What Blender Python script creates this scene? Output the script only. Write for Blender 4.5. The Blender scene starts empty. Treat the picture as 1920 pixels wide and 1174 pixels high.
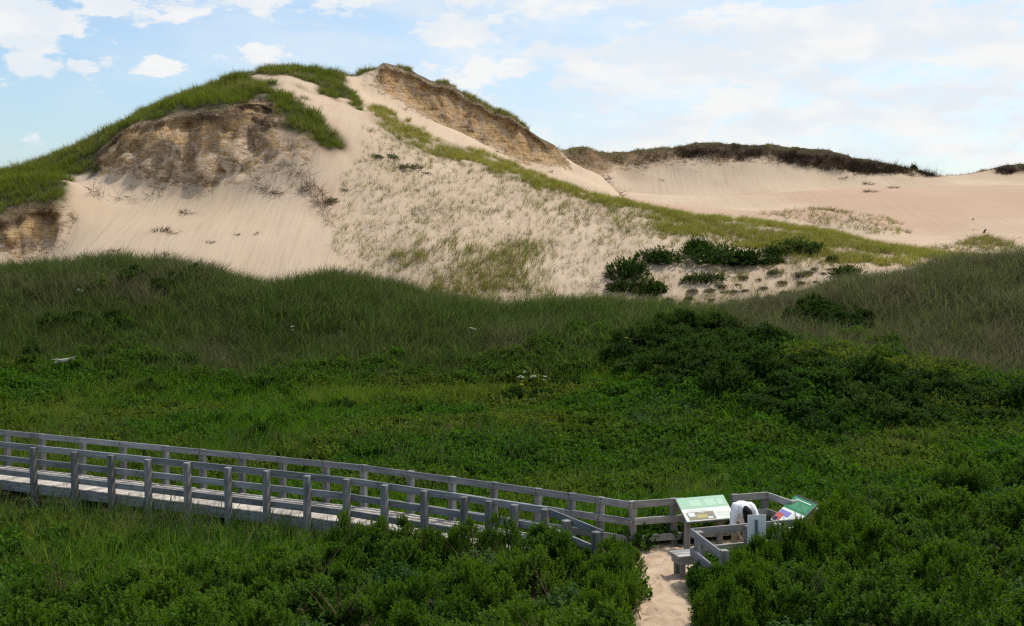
import bpy, math, random
import numpy as np
from mathutils import Vector, Matrix

R = math.radians
rng = np.random.default_rng(7)
random.seed(7)
scene = bpy.context.scene
col = scene.collection

# ------------------------------------------------------------------ camera
F = 2200.0            # focal length in photo pixels (photo 1920 x 1174)
CAMH = 5.85           # eye height above the sand of the viewing spot
PITCH = math.atan((587 - 470) / F)
cd = bpy.data.cameras.new('camera')
cam = bpy.data.objects.new('camera', cd)
col.objects.link(cam)
cd.sensor_width = 36.0
cd.lens = F / 1920 * 36
cd.clip_end = 8000
cam.location = (0, 0, CAMH)
cam.rotation_euler = (R(90) - PITCH, 0, 0)
scene.camera = cam

# ------------------------------------------------------------------ light
SUN_EL, SUN_AZ = 59.0, 50.0      # azimuth from +Y (view direction) towards +X
sd = bpy.data.lights.new('sun', 'SUN')
sd.energy = 3.9
sd.angle = R(5.0)      # sun veiled by thin cloud: soft-edged shadows
sd.color = (1.0, 0.95, 0.87)
sun = bpy.data.objects.new('sun', sd)
col.objects.link(sun)
sdir = Vector((math.sin(R(SUN_AZ)) * math.cos(R(SUN_EL)), math.cos(R(SUN_AZ)) * math.cos(R(SUN_EL)), math.sin(R(SUN_EL))))
sun.rotation_euler = (-sdir).to_track_quat('-Z', 'Y').to_euler()

world = bpy.data.worlds.new('World')
scene.world = world
world.use_nodes = True
scene.view_settings.view_transform = 'Standard'
scene.view_settings.look = 'None'
scene.view_settings.exposure = 0.0
scene.view_settings.gamma = 1.0
scene.view_settings.use_curve_mapping = False
world.cycles.sampling_method = 'MANUAL'
world.cycles.sample_map_resolution = 256
scene.cycles.use_denoising = False      # foliage keeps its crispness; what grain remains is fine
scene.cycles.filter_width = 1.3
scene.cycles.sample_clamp_indirect = 4.0
scene.cycles.max_bounces = 6
scene.cycles.diffuse_bounces = 3
scene.cycles.transmission_bounces = 3
scene.cycles.glossy_bounces = 2


def ray(px, py):
    u, v = (px - 960) / F, (587 - py) / F
    return np.array([u, math.cos(PITCH) + v * math.sin(PITCH), -math.sin(PITCH) + v * math.cos(PITCH)])


def at(px, py, Y):
    d = ray(px, py)
    t = Y / d[1]
    return np.array([t * d[0], Y, CAMH + t * d[2]])


def on(px, py, Z):
    d = ray(px, py)
    t = (Z - CAMH) / d[2]
    return np.array([t * d[0], t * d[1], Z])


def project(X, Y, Z):
    z = Z - CAMH
    w = Y * math.cos(PITCH) - z * math.sin(PITCH)
    v = Y * math.sin(PITCH) + z * math.cos(PITCH)
    w = np.maximum(w, 0.01)
    return 960 + F * X / w, 587 - F * v / w


# ---- sky with clouds (all in direction space of the dome, same law all round)
def build_world():
    nt = world.node_tree
    N, L = nt.nodes, nt.links
    N.clear()
    out = N.new('ShaderNodeOutputWorld')
    bg = N.new('ShaderNodeBackground')
    sky = N.new('ShaderNodeTexSky')
    sky.sky_type = 'NISHITA'
    sky.sun_disc = False
    sky.sun_elevation = R(SUN_EL)
    sky.sun_rotation = R(SUN_AZ)
    sky.altitude = 0
    sky.air_density = 1.0
    sky.dust_density = 1.6
    sky.ozone_density = 1.0
    tc = N.new('ShaderNodeTexCoord')
    nrm = N.new('ShaderNodeVectorMath'); nrm.operation = 'NORMALIZE'
    L.new(tc.outputs['Generated'], nrm.inputs[0])

    def math_(op, a, b=None, c=None, clamp=False):
        n = N.new('ShaderNodeMath'); n.operation = op; n.use_clamp = clamp
        for i, v in enumerate((a, b, c)):
            if v is None: continue
            if isinstance(v, (int, float)): n.inputs[i].default_value = v
            else: L.new(v, n.inputs[i])
        return n.outputs[0]

    def vmath(op, a, b):
        n = N.new('ShaderNodeVectorMath'); n.operation = op
        for i, v in enumerate((a, b)):
            if isinstance(v, tuple): n.inputs[i].default_value = v
            else: L.new(v, n.inputs[i])
        return n.outputs['Value'] if op in ('LENGTH', 'DISTANCE', 'DOT_PRODUCT') else n.outputs[0]

    def noise(vec, scale, detail=6, rough=.55, dist=0.0):
        n = N.new('ShaderNodeTexNoise')
        n.inputs['Scale'].default_value = scale
        n.inputs['Detail'].default_value = detail
        n.inputs['Roughness'].default_value = rough
        n.inputs['Distortion'].default_value = dist
        L.new(vec, n.inputs['Vector'])
        return n.outputs['Fac']

    def smooth(v, a, b):
        n = N.new('ShaderNodeMapRange'); n.interpolation_type = 'SMOOTHSTEP'
        n.inputs['From Min'].default_value = a; n.inputs['From Max'].default_value = b
        L.new(v, n.inputs['Value'])
        return n.outputs['Result']

    d = nrm.outputs[0]
    wn = N.new('ShaderNodeTexNoise'); wn.inputs['Scale'].default_value = 16.0; wn.inputs['Detail'].default_value = 4; wn.inputs['Roughness'].default_value = .6
    L.new(vmath('MULTIPLY', d, (1.0, 1.0, 1.8)), wn.inputs['Vector'])
    dw_ = vmath('ADD', d, vmath('MULTIPLY', vmath('SUBTRACT', wn.outputs['Color'], (.5, .5, .5)), (.060, .060, .030)))
    stretched = vmath('MULTIPLY', d, (1.0, 1.0, 2.6))
    # low cumulus banks: noise in stretched direction space
    n1 = noise(stretched, 7.0, 4, .56)
    n2 = noise(stretched, 22.0, 4, .65)
    veil = noise(vmath('MULTIPLY', d, (1.0, 1.0, 4.0)), 5.2, 6, .62, .5)
    nn = math_('ADD', math_('MULTIPLY', n1, .5), math_('MULTIPLY', n2, .5))
    # cumulus heaps at the bearings where the photograph shows them
    total = None
    spn = N.new('ShaderNodeSeparateXYZ'); L.new(d, spn.inputs[0]); sp0 = spn.outputs[0]
    heaps = [(40, 52, 104, 56, 1.1), (45, 118, 56, 24, .85), (150, 126, 34, 16, .6), (205, 120, 50, 20, .7), (285, 133, 76, 30, 1.05), (480, 112, 84, 30, 1.05),
             (395, 110, 34, 14, .7), (330, 20, 190, 36, .75), (620, 15, 260, 70, .8), (840, 62, 170, 60, .9), (1050, 170, 150, 42, .6),
             (1400, 138, 95, 34, .8), (1280, 232, 130, 30, .6), (1560, 225, 170, 40, .7), (1790, 205, 120, 32, .8), (1700, 60, 330, 95, .95), (1180, 90, 260, 50, .6), (1900, 110, 200, 90, .9), (640, 128, 60, 14, .5)]
    for px, py, wx, wy, s in heaps:
        c = ray(px, py); c = c / np.linalg.norm(c)
        dv = vmath('SUBTRACT', dw_, tuple(float(v) for v in c))
        dv = vmath('MULTIPLY', dv, (F / wx, F / wx * .3, F / wy))
        ln = vmath('LENGTH', dv, (0.0, 0.0, 0.0))
        g = math_('MULTIPLY', smooth(ln, 1.25, 0.0), s)
        total = g if total is None else math_('MAXIMUM', total, g)
    total = math_('MAXIMUM', total, math_('ADD', math_('MULTIPLY', smooth(sp0, -.30, .12), .30), .06))
    dens = math_('ADD', total, math_('MULTIPLY', math_('SUBTRACT', nn, .5), 4.6))
    m1 = smooth(dens, .28, .60)
    m2 = math_('MULTIPLY', smooth(veil, .40, .66), .52)
    # more open blue towards the left of the view, more veil to the right, as a broad slow change over the dome
    sp = N.new('ShaderNodeSeparateXYZ'); L.new(d, sp.inputs[0])
    side = smooth(sp.outputs[0], -.38, .15)
    m2 = math_('ADD', math_('MULTIPLY', m2, math_('ADD', math_('MULTIPLY', side, 1.0), .25)), math_('ADD', math_('MULTIPLY', side, .26), .08), None, True)
    mask = math_('SUBTRACT', 1.0, math_('MULTIPLY', math_('SUBTRACT', 1.0, math_('MULTIPLY', m1, .93)), math_('SUBTRACT', 1.0, m2)))
    # cloud tone: bright sides, faintly blue-grey bases
    shade = smooth(noise(vmath('ADD', stretched, (0.0, 0.0, .018)), 13.0, 4, .55), .38, .62)
    cmix = N.new('ShaderNodeMix'); cmix.data_type = 'RGBA'
    cmix.inputs[6].default_value = (6.2, 6.6, 7.0, 1)
    cmix.inputs[7].default_value = (7.2, 7.2, 7.15, 1)
    L.new(shade, cmix.inputs[0])
    skm = N.new('ShaderNodeMix'); skm.data_type = 'RGBA'; skm.blend_type = 'MULTIPLY'
    skm.inputs[0].default_value = 1.0
    skm.inputs[7].default_value = SKY_TINT + (1,)
    L.new(sky.outputs[0], skm.inputs[6])
    mix = N.new('ShaderNodeMix'); mix.data_type = 'RGBA'
    L.new(mask, mix.inputs[0]); L.new(skm.outputs[2], mix.inputs[6]); L.new(cmix.outputs[2], mix.inputs[7])
    L.new(mix.outputs[2], bg.inputs['Color'])
    bg.inputs['Strength'].default_value = 0.13
    L.new(bg.outputs[0], out.inputs[0])


SKY_TINT = (1.12, 1.25, 1.30)
build_world()


# ------------------------------------------------------------------ helpers
def tag(o, label=None, cat=None, group=None, kind=None):
    if label: o['label'] = label
    if cat: o['category'] = cat
    if group: o['group'] = group
    if kind: o['kind'] = kind
    return o


def link(name, me, mat=None, parent=None, loc=None, rot=None):
    o = bpy.data.objects.new(name, me)
    col.objects.link(o)
    if mat is not None and me is not None and not me.materials:
        me.materials.append(mat)
    if loc is not None: o.location = loc
    if rot is not None: o.rotation_euler = rot
    if parent is not None: o.parent = parent
    return o


def empty(name, loc=(0, 0, 0), rz=0):
    o = bpy.data.objects.new(name, None)
    col.objects.link(o)
    o.location = loc
    o.rotation_euler = (0, 0, rz)
    o.empty_display_size = .2
    return o


def pymesh(name, verts, faces, smooth=False):
    me = bpy.data.meshes.new(name)
    me.from_pydata([tuple(map(float, v)) for v in verts], [], [tuple(map(int, f)) for f in faces])
    if smooth:
        me.polygons.foreach_set('use_smooth', [True] * len(me.polygons))
    me.update()
    return me


def fastmesh(name, V, Fa, smooth=False):
    """V (n,3), Fa (m,k) with constant k"""
    me = bpy.data.meshes.new(name)
    V = np.asarray(V, dtype=np.float32); Fa = np.asarray(Fa, dtype=np.int32)
    m, k = Fa.shape
    me.vertices.add(len(V)); me.vertices.foreach_set('co', V.ravel())
    me.loops.add(m * k); me.loops.foreach_set('vertex_index', Fa.ravel())
    me.polygons.add(m)
    me.polygons.foreach_set('loop_start', np.arange(0, m * k, k, dtype=np.int32))
    me.polygons.foreach_set('loop_total', np.full(m, k, dtype=np.int32))
    if smooth:
        me.polygons.foreach_set('use_smooth', np.ones(m, dtype=bool))
    me.update(); me.validate()
    return me


# value noise on numpy arrays
def _hash(ix, iy, iz, seed):
    n = (ix.astype(np.int64) * 374761393 + iy.astype(np.int64) * 668265263 + iz.astype(np.int64) * 2147483647 + seed * 1274126177) & 0xffffffff
    n = ((n ^ (n >> 13)) * 1274126177) & 0xffffffff
    n = ((n ^ (n >> 16)) * 2246822519) & 0xffffffff
    return ((n ^ (n >> 15)) & 0xffff) / 65535.0


def vnoise(x, y, z=None, seed=0):
    x = np.asarray(x, float); y = np.asarray(y, float)
    z = np.zeros_like(x) if z is None else np.asarray(z, float)
    xi, yi, zi = np.floor(x), np.floor(y), np.floor(z)
    f = [x - xi, y - yi, z - zi]
    f = [t * t * (3 - 2 * t) for t in f]
    r = 0
    for dx in (0, 1):
        for dy in (0, 1):
            for dz in (0, 1):
                w = (f[0] if dx else 1 - f[0]) * (f[1] if dy else 1 - f[1]) * (f[2] if dz else 1 - f[2])
                r = r + w * _hash(xi + dx, yi + dy, zi + dz, seed)
    return r


def fbm(x, y, z=None, seed=0, octaves=4, rough=.5):
    a, t, s = 1.0, 0, 0
    for o in range(octaves):
        k = 2 ** o
        t = t + a * vnoise(x * k + 17.3 * o, y * k - 9.1 * o, None if z is None else z * k, seed + o)
        s += a
        a *= rough
    return t / s


def inpoly(px, py, poly):
    px = np.asarray(px); py = np.asarray(py)
    r = np.zeros(px.shape, bool)
    n = len(poly)
    for i in range(n):
        x1, y1 = poly[i]; x2, y2 = poly[(i + 1) % n]
        c = ((y1 > py) != (y2 > py))
        xx = (x2 - x1) * (py - y1) / ((y2 - y1) if y2 != y1 else 1e-9) + x1
        r ^= c & (px < xx)
    return r


def sstep(x, a, b):
    t = np.clip((x - a) / (b - a), 0, 1)
    return t * t * (3 - 2 * t)


# ------------------------------------------------------------------ materials
def newmat(name):
    m = bpy.data.materials.new(name)
    m.use_nodes = True
    nt = m.node_tree
    nt.nodes.clear()
    return m, nt


class NB:
    """tiny node builder"""
    def __init__(s, nt): s.nt, s.N, s.L = nt, nt.nodes, nt.links

    def n(s, t, **k):
        x = s.N.new(t)
        for a, b in k.items(): setattr(x, a, b)
        return x

    def put(s, sock, v):
        if isinstance(v, bpy.types.NodeSocket): s.L.new(v, sock)
        elif isinstance(v, (tuple, list)) and len(v) == 3 and sock.type == 'RGBA': sock.default_value = tuple(v) + (1,)
        else: sock.default_value = v

    def noise(s, vec, scale, detail=4, rough=.55, dist=0):
        x = s.n('ShaderNodeTexNoise')
        s.put(x.inputs['Scale'], scale); s.put(x.inputs['Detail'], detail); s.put(x.inputs['Roughness'], rough); s.put(x.inputs['Distortion'], dist)
        if vec is not None: s.put(x.inputs['Vector'], vec)
        return x.outputs['Fac']

    def mapping(s, vec, scale=(1, 1, 1), loc=(0, 0, 0)):
        x = s.n('ShaderNodeMapping'); s.put(x.inputs['Vector'], vec); x.inputs['Scale'].default_value = scale; x.inputs['Location'].default_value = loc
        return x.outputs[0]

    def mix(s, f, a, b, blend='MIX'):
        x = s.n('ShaderNodeMix', data_type='RGBA', blend_type=blend)
        s.put(x.inputs[0], f); s.put(x.inputs[6], a); s.put(x.inputs[7], b)
        return x.outputs[2]

    def m(s, op, a, b=None, clamp=False):
        x = s.n('ShaderNodeMath', operation=op, use_clamp=clamp)
        s.put(x.inputs[0], a)
        if b is not None: s.put(x.inputs[1], b)
        return x.outputs[0]

    def ramp(s, v, a, b):
        x = s.n('ShaderNodeMapRange', interpolation_type='SMOOTHSTEP')
        s.put(x.inputs['Value'], v); x.inputs['From Min'].default_value = a; x.inputs['From Max'].default_value = b
        return x.outputs['Result']

    def attr(s, name, kind='GEOMETRY', out='Fac'):
        x = s.n('ShaderNodeAttribute', attribute_name=name, attribute_type=kind)
        return x.outputs[out]

    def pos(s): return s.n('ShaderNodeNewGeometry').outputs['Position']
    def objco(s): return s.n('ShaderNodeTexCoord').outputs['Object']
    def rand(s): return s.n('ShaderNodeObjectInfo').outputs['Random']

    def bump(s, h, strength=.3, dist=.05):
        x = s.n('ShaderNodeBump'); s.put(x.inputs['Height'], h); s.put(x.inputs['Strength'], strength); s.put(x.inputs['Distance'], dist)
        return x.outputs[0]

    def principled(s, color, rough=.7, normal=None, spec=.3, metallic=0.0):
        x = s.n('ShaderNodeBsdfPrincipled')
        s.put(x.inputs['Base Color'], color); s.put(x.inputs['Roughness'], rough); s.put(x.inputs['Specular IOR Level'], spec); s.put(x.inputs['Metallic'], metallic)
        if normal is not None: s.put(x.inputs['Normal'], normal)
        return x.outputs[0]

    def out(s, sh):
        o = s.n('ShaderNodeOutputMaterial'); s.L.new(sh, o.inputs[0])


SAND = (.455, .345, .240)
SAND2 = (.510, .395, .283)
SAND_DK = (.355, .255, .17)


def terrain_mat(name, strat=True):
    m, nt = newmat(name); b = NB(nt)
    p = b.pos()
    cliff, soil, dark, warm = b.attr('cliff'), b.attr('soil'), b.attr('dark'), b.attr('warm')
    big = b.noise(p, .12, 2, .6)
    sand = b.mix(b.ramp(big, .35, .65), SAND, SAND2)
    fine = b.noise(p, 38, 1, .7)
    sand = b.mix(b.m('MULTIPLY', b.ramp(fine, .45, .75), .22), sand, SAND_DK)
    sand = b.mix(warm, sand, (.425, .285, .195))
    # avalanche streaks running down the slip face
    st = b.noise(b.mapping(p, (2.3, .16, .16)), 1.0, 3, .62)
    st2 = st
    sand = b.mix(b.m('MULTIPLY', b.ramp(st2, .50, .75), .30), sand, SAND_DK)
    # cliff strata
    lay = b.noise(b.mapping(p, (.25, .25, 5.0)), 1.0, 4, .65, .6)
    cl = b.mix(b.ramp(b.m('ADD', b.m('MULTIPLY', lay, .38), b.m('MULTIPLY', b.noise(p, 2.2, 5, .75), .62)), .38, .60), (.265, .152, .064), (.57, .385, .195))
    roots = b.noise(b.mapping(p, (3.0, 3.0, 1.1)), 1.0, 4, .72)
    cl = b.mix(b.m('MULTIPLY', b.ramp(roots, .58, .70), .65), cl, (.085, .055, .032))
    cl = b.mix(b.m('MULTIPLY', b.ramp(b.noise(b.mapping(p, (1.4, 1.4, .45)), 1.0, 4, .65), .47, .62), .8), cl, SAND)
    cl = b.mix(dark, cl, b.mix(b.ramp(roots, .35, .7), (.15, .098, .066), (.055, .038, .028)))
    cn = b.noise(b.mapping(p, (1.0, 1.0, 2.2)), 1.3, 5, .7)
    cedge = b.ramp(b.m('ADD', cliff, b.m('MULTIPLY', b.m('SUBTRACT', cn, .5), 2.6)), .34, .58)
    cliffc = b.m('MULTIPLY', cedge, b.ramp(cliff, .02, .22))
    c = b.mix(cliffc, sand, cl)
    sl = b.mix(b.ramp(b.noise(p, 1.6, 3, .65), .3, .7), (.022, .024, .010), (.055, .055, .022))
    c = b.mix(soil, c, sl)
    h = b.m('ADD', b.m('MULTIPLY', st, .9), b.m('ADD', b.m('MULTIPLY', fine, .06), b.m('ADD', b.m('MULTIPLY', b.m('MULTIPLY', b.m('ADD', roots, lay), cliffc), 4.0), b.m('MULTIPLY', b.m('MULTIPLY', b.noise(b.mapping(p, (1.0, 1.0, 1.8)), 2.6, 5, .75), cliffc), 5.0))))
    b.out(b.principled(c, .95, b.bump(h, .55, .18), .1))
    return m


def leaf_mat(name, ca, cb, ccold=None, trans=.45, gloss=.55, spec=.25, use_inst=True, tipcol=None):
    """ca..cb by shoot attribute, instance tint pulls towards ccold"""
    m, nt = newmat(name); b = NB(nt)
    v = b.attr('v')
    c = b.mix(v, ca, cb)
    if ccold is not None:
        t = b.attr('tint', 'INSTANCER') if use_inst else b.rand()
        c = b.mix(t, c, ccold)
    if tipcol is not None:
        c = b.mix(b.attr('tip'), c, tipcol)
    hs = b.n('ShaderNodeHueSaturation')
    b.put(hs.inputs['Value'], b.m('ADD', b.m('MULTIPLY', b.rand(), .45), .78))
    b.put(hs.inputs['Color'], c)
    c = hs.outputs[0]
    p = b.principled(c, gloss, None, spec)
    tr = b.n('ShaderNodeBsdfTranslucent')
    tc = b.n('ShaderNodeHueSaturation'); b.put(tc.inputs['Saturation'], 1.15); b.put(tc.inputs['Value'], 1.25); b.put(tc.inputs['Color'], c)
    b.put(tr.inputs[0], tc.outputs[0])
    mx = b.n('ShaderNodeMixShader'); mx.inputs[0].default_value = trans
    b.L.new(p, mx.inputs[1]); b.L.new(tr.outputs[0], mx.inputs[2])
    b.out(mx.outputs[0])
    return m


def wood_mat(name, base, dark, along=0):
    m, nt = newmat(name); b = NB(nt)
    o = b.objco()
    sc = [9.0, 9.0, 9.0]; sc[along] = .7
    off = b.n('ShaderNodeVectorMath', operation='ADD')
    b.put(off.inputs[0], o)
    cmb = b.n('ShaderNodeCombineXYZ'); r = b.m('MULTIPLY', b.rand(), 50.0)
    for i in range(3): b.L.new(r, cmb.inputs[i])
    b.L.new(cmb.outputs[0], off.inputs[1])
    g = b.noise(b.mapping(off.outputs[0], tuple(sc)), 2.2, 6, .7, .5)
    big = b.noise(off.outputs[0], 1.5, 4)
    c = b.mix(b.ramp(g, .32, .68), dark, base)
    c = b.mix(b.m('MULTIPLY', b.ramp(big, .48, .70), .60), c, tuple(x * .55 for x in dark))
    hs = b.n('ShaderNodeHueSaturation'); b.put(hs.inputs['Color'], c)
    b.put(hs.inputs['Value'], b.m('ADD', b.m('MULTIPLY', b.rand(), .50), .72))
    b.out(b.principled(hs.outputs[0], .85, b.bump(g, .35, .01), .2))
    return m


def flat_mat(name, colr, rough=.6, spec=.3, var=.08, scale=6.0):
    m, nt = newmat(name); b = NB(nt)
    n = b.noise(b.objco(), scale, 4)
    c = b.mix(b.m('MULTIPLY', n, var * 2), colr, tuple(x * .5 for x in colr))
    b.out(b.principled(c, rough, None, spec))
    return m


# ------------------------------------------------------------------ height fields
class Field:
    def __init__(s, pts, x0, x1, y0, y1, step, smooth=.0):
        P = np.array(pts, float)
        s.x0, s.y0, s.step = x0, y0, step
        s.nx = int(round((x1 - x0) / step)) + 1
        s.ny = int(round((y1 - y0) / step)) + 1
        s.X, s.Y = np.meshgrid(x0 + step * np.arange(s.nx), y0 + step * np.arange(s.ny))
        S = 20.0
        A = P[:, :2] / S
        n = len(A)

        def ker(d2): return .5 * d2 * np.log(d2 + 1e-12)
        d2 = ((A[:, None] - A[None]) ** 2).sum(-1)
        K = ker(d2) + np.eye(n) * smooth
        Q = np.c_[np.ones(n), A]
        M = np.zeros((n + 3, n + 3)); M[:n, :n] = K; M[:n, n:] = Q; M[n:, :n] = Q.T
        w = np.linalg.solve(M, np.r_[P[:, 2], 0, 0, 0])
        G = np.c_[s.X.ravel(), s.Y.ravel()] / S
        Z = w[n] + G @ w[n + 1:]
        for i in range(0, len(G), 20000):
            g = G[i:i + 20000]
            Z[i:i + 20000] += ker(((g[:, None] - A[None]) ** 2).sum(-1)) @ w[:n]
        s.Z = Z.reshape(s.X.shape)

    def grad(s):
        gy, gx = np.gradient(s.Z, s.step)
        return gx, gy

    def samp(s, arr, x, y):
        fx = np.clip((np.asarray(x) - s.x0) / s.step, 0, s.nx - 1.001)
        fy = np.clip((np.asarray(y) - s.y0) / s.step, 0, s.ny - 1.001)
        ix, iy = fx.astype(int), fy.astype(int)
        tx, ty = fx - ix, fy - iy
        return arr[iy, ix] * (1 - tx) * (1 - ty) + arr[iy, ix + 1] * tx * (1 - ty) + arr[iy + 1, ix] * (1 - tx) * ty + arr[iy + 1, ix + 1] * tx * ty

    def z(s, x, y): return s.samp(s.Z, x, y)

    def mesh(s, name, mat, attrs, disp=None):
        V = np.stack([s.X, s.Y, s.Z], -1)
        if disp is not None: V = V + disp
        idx = np.arange(s.nx * s.ny).reshape(s.ny, s.nx)
        Fa = np.stack([idx[:-1, :-1], idx[:-1, 1:], idx[1:, 1:], idx[1:, :-1]], -1).reshape(-1, 4)
        me = fastmesh(name, V.reshape(-1, 3), Fa, True)
        for k, a in attrs.items():
            t = me.attributes.new(k, 'FLOAT', 'POINT')
            t.data.foreach_set('value', a.astype(np.float32).ravel())
        o = link(name, me, mat)
        return o


def cps(lst): return [at(*p) for p in lst]


# ---- the wet hollow, the foredune in front and the rise to the camera
crestL = [(-320, 540, 57), (-150, 525, 57), (0, 515, 56), (120, 502, 56), (200, 492, 56), (330, 500, 56), (420, 521, 56), (520, 560, 56.5), (600, 531, 55.5), (680, 530, 55), (760, 548, 55.5),
          (820, 590, 56.5), (870, 606, 57.5), (960, 598, 56.5), (1070, 578, 56), (1180, 582, 56.5), (1260, 616, 57.5), (1340, 610, 58)]
crestR = [(1440, 587, 57), (1560, 547, 55), (1640, 531, 53.5), (1700, 518, 52.5), (1800, 505, 51.5), (1920, 494, 50.5), (2060, 484, 50), (2250, 478, 50)]
near_pts = cps(crestL + crestR)
for p in cps(crestL):
    near_pts.append(np.array([p[0], p[1] + 3.2, p[2] - .9])); near_pts.append(np.array([p[0], p[1] + 9, p[2] - 1.9]))
for p in cps(crestR):
    near_pts.append(np.array([p[0], p[1] + 4, p[2] - .5])); near_pts.append(np.array([p[0], p[1] + 12, p[2] - 2.2]))
near_pts += cps([(0, 715, 44), (200, 712, 44.5), (400, 735, 44), (600, 752, 43.5), (800, 755, 43.5), (1000, 745, 44), (1150, 720, 44), (-250, 720, 44), (1300, 690, 43.5),
                 (1440, 690, 40), (1650, 715, 38.5), (1920, 765, 36), (2150, 790, 36),
                 (1250, 620, 50), (1400, 630, 49), (1600, 640, 44.5), (1750, 620, 44), (1920, 610, 43),
                 (100, 610, 49.5), (400, 620, 49.5), (700, 630, 49), (950, 650, 48.5), (1500, 590, 50)])
for x in (-22, -14, -8, -3, 2):
    near_pts += [np.array([x, 37, .02]), np.array([x, 31, -.42])]
for x, y, z in [(-18, 27, -.6), (-12, 25, -.62), (-7, 23, -.55), (-3, 26.5, -.55), (-8, 28.5, -.6), (-14, 30.5, -.6), (0, 27, -.5), (3, 27, -.4), (7, 28, -.1), (11, 28, .25), (16, 28, .6), (22, 28, .9), (8, 33, .1), (14, 33, .6), (20, 34, 1.0),
                (2.5, 22.6, 0), (5, 23, 0), (3, 20.5, 0), (5, 20.5, 0), (2.5, 18, .02), (4, 17.5, .05), (2.2, 15, .25), (0, 22, -.2), (-1.5, 23.5, -.4), (7.5, 21, .15), (12, 20, .35), (7, 16, .3), (12, 15, .5), (17, 18, .7),
                (-1, 18, -.1), (-5, 19, -.4), (-9, 19, -.5), (-4, 15, 0), (-9, 15, -.1), (-15, 18, -.4), (1, 15, .2), (-8, 11, 1.3), (0, 11, 1.2), (8, 11, 1.5), (0, 6, 2.9), (-10, 6, 2.9), (10, 6, 3.1), (0, 0, 4.2), (-10, 0, 4.0), (10, 0, 4.4),
                (0, -10, 5.0), (-15, -10, 4.6), (15, -10, 5.2), (30, 10, 2.4), (-30, 10, 1.2), (-30, 25, -.4), (30, 25, 1.2), (-40, 40, .4)]:
    near_pts.append(np.array([x, y, float(z)]))
near = Field(near_pts, -48, 48, -10, 69, .32, 1e-4)
near.Z += (fbm(near.X * .35, near.Y * .35, seed=3, octaves=4) - .5) * (.5 * sstep(near.Y, 24, 34) + .35 * sstep(near.Y, 42, 47) - .35 * sstep(near.Y, 51, 55)) + (fbm(near.X * .8, near.Y * .8, seed=5, octaves=3) - .5) * .12
# level sand where people walk
flatm = sstep(np.hypot((near.X - 3.4) / 3.4, (near.Y - 21) / 3.4), 1.25, .8)
near.Z = near.Z * (1 - flatm) + flatm * (0.0 + (fbm(near.X * 2, near.Y * 2, seed=8) - .5) * .05)

# ---- the main dune
sky_main = [(-330, 400, 80), (-150, 365, 82), (0, 330, 84), (100, 300, 86), (200, 259, 88), (300, 211, 90), (400, 160, 92), (470, 139, 93), (540, 128, 95), (600, 136, 96), (640, 140, 97.5), (690, 132, 99.5), (720, 120, 101), (745, 130, 101.6), (780, 142, 102),
            (840, 160, 103), (900, 193, 104), (960, 220, 105), (990, 245, 105.5), (1040, 276, 107), (1080, 310, 108), (1140, 345, 108)]
ridge = [(705, 218, 86.5), (760, 252, 86), (830, 287, 85.5), (900, 306, 85), (1000, 331, 84), (1130, 370, 82), (1260, 399, 80), (1400, 417, 78), (1560, 440, 76), (1700, 468, 74), (1850, 488, 72), (2050, 500, 71)]
main_pts = cps(sky_main + ridge)
for p in cps(sky_main):
    main_pts += [np.array([p[0], p[1] + 2.2, p[2] - .35]), np.array([p[0] - .3, p[1] + 7, p[2] - 1.5]), np.array([p[0] - 1, p[1] + 20, p[2] - 7])]
for (px, py, Y), p in zip(ridge, cps(ridge)):
    if px >= 1000:
        main_pts.append(np.array([p[0] + 1.2, p[1] + 5, p[2] - 1.1]))
    if px >= 1130:
        main_pts.append(np.array([p[0] + 2, p[1] + 14, p[2] - 3.2]))
        main_pts.append(np.array([p[0] + 3, p[1] + 32, p[2] - 6.5]))
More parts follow.
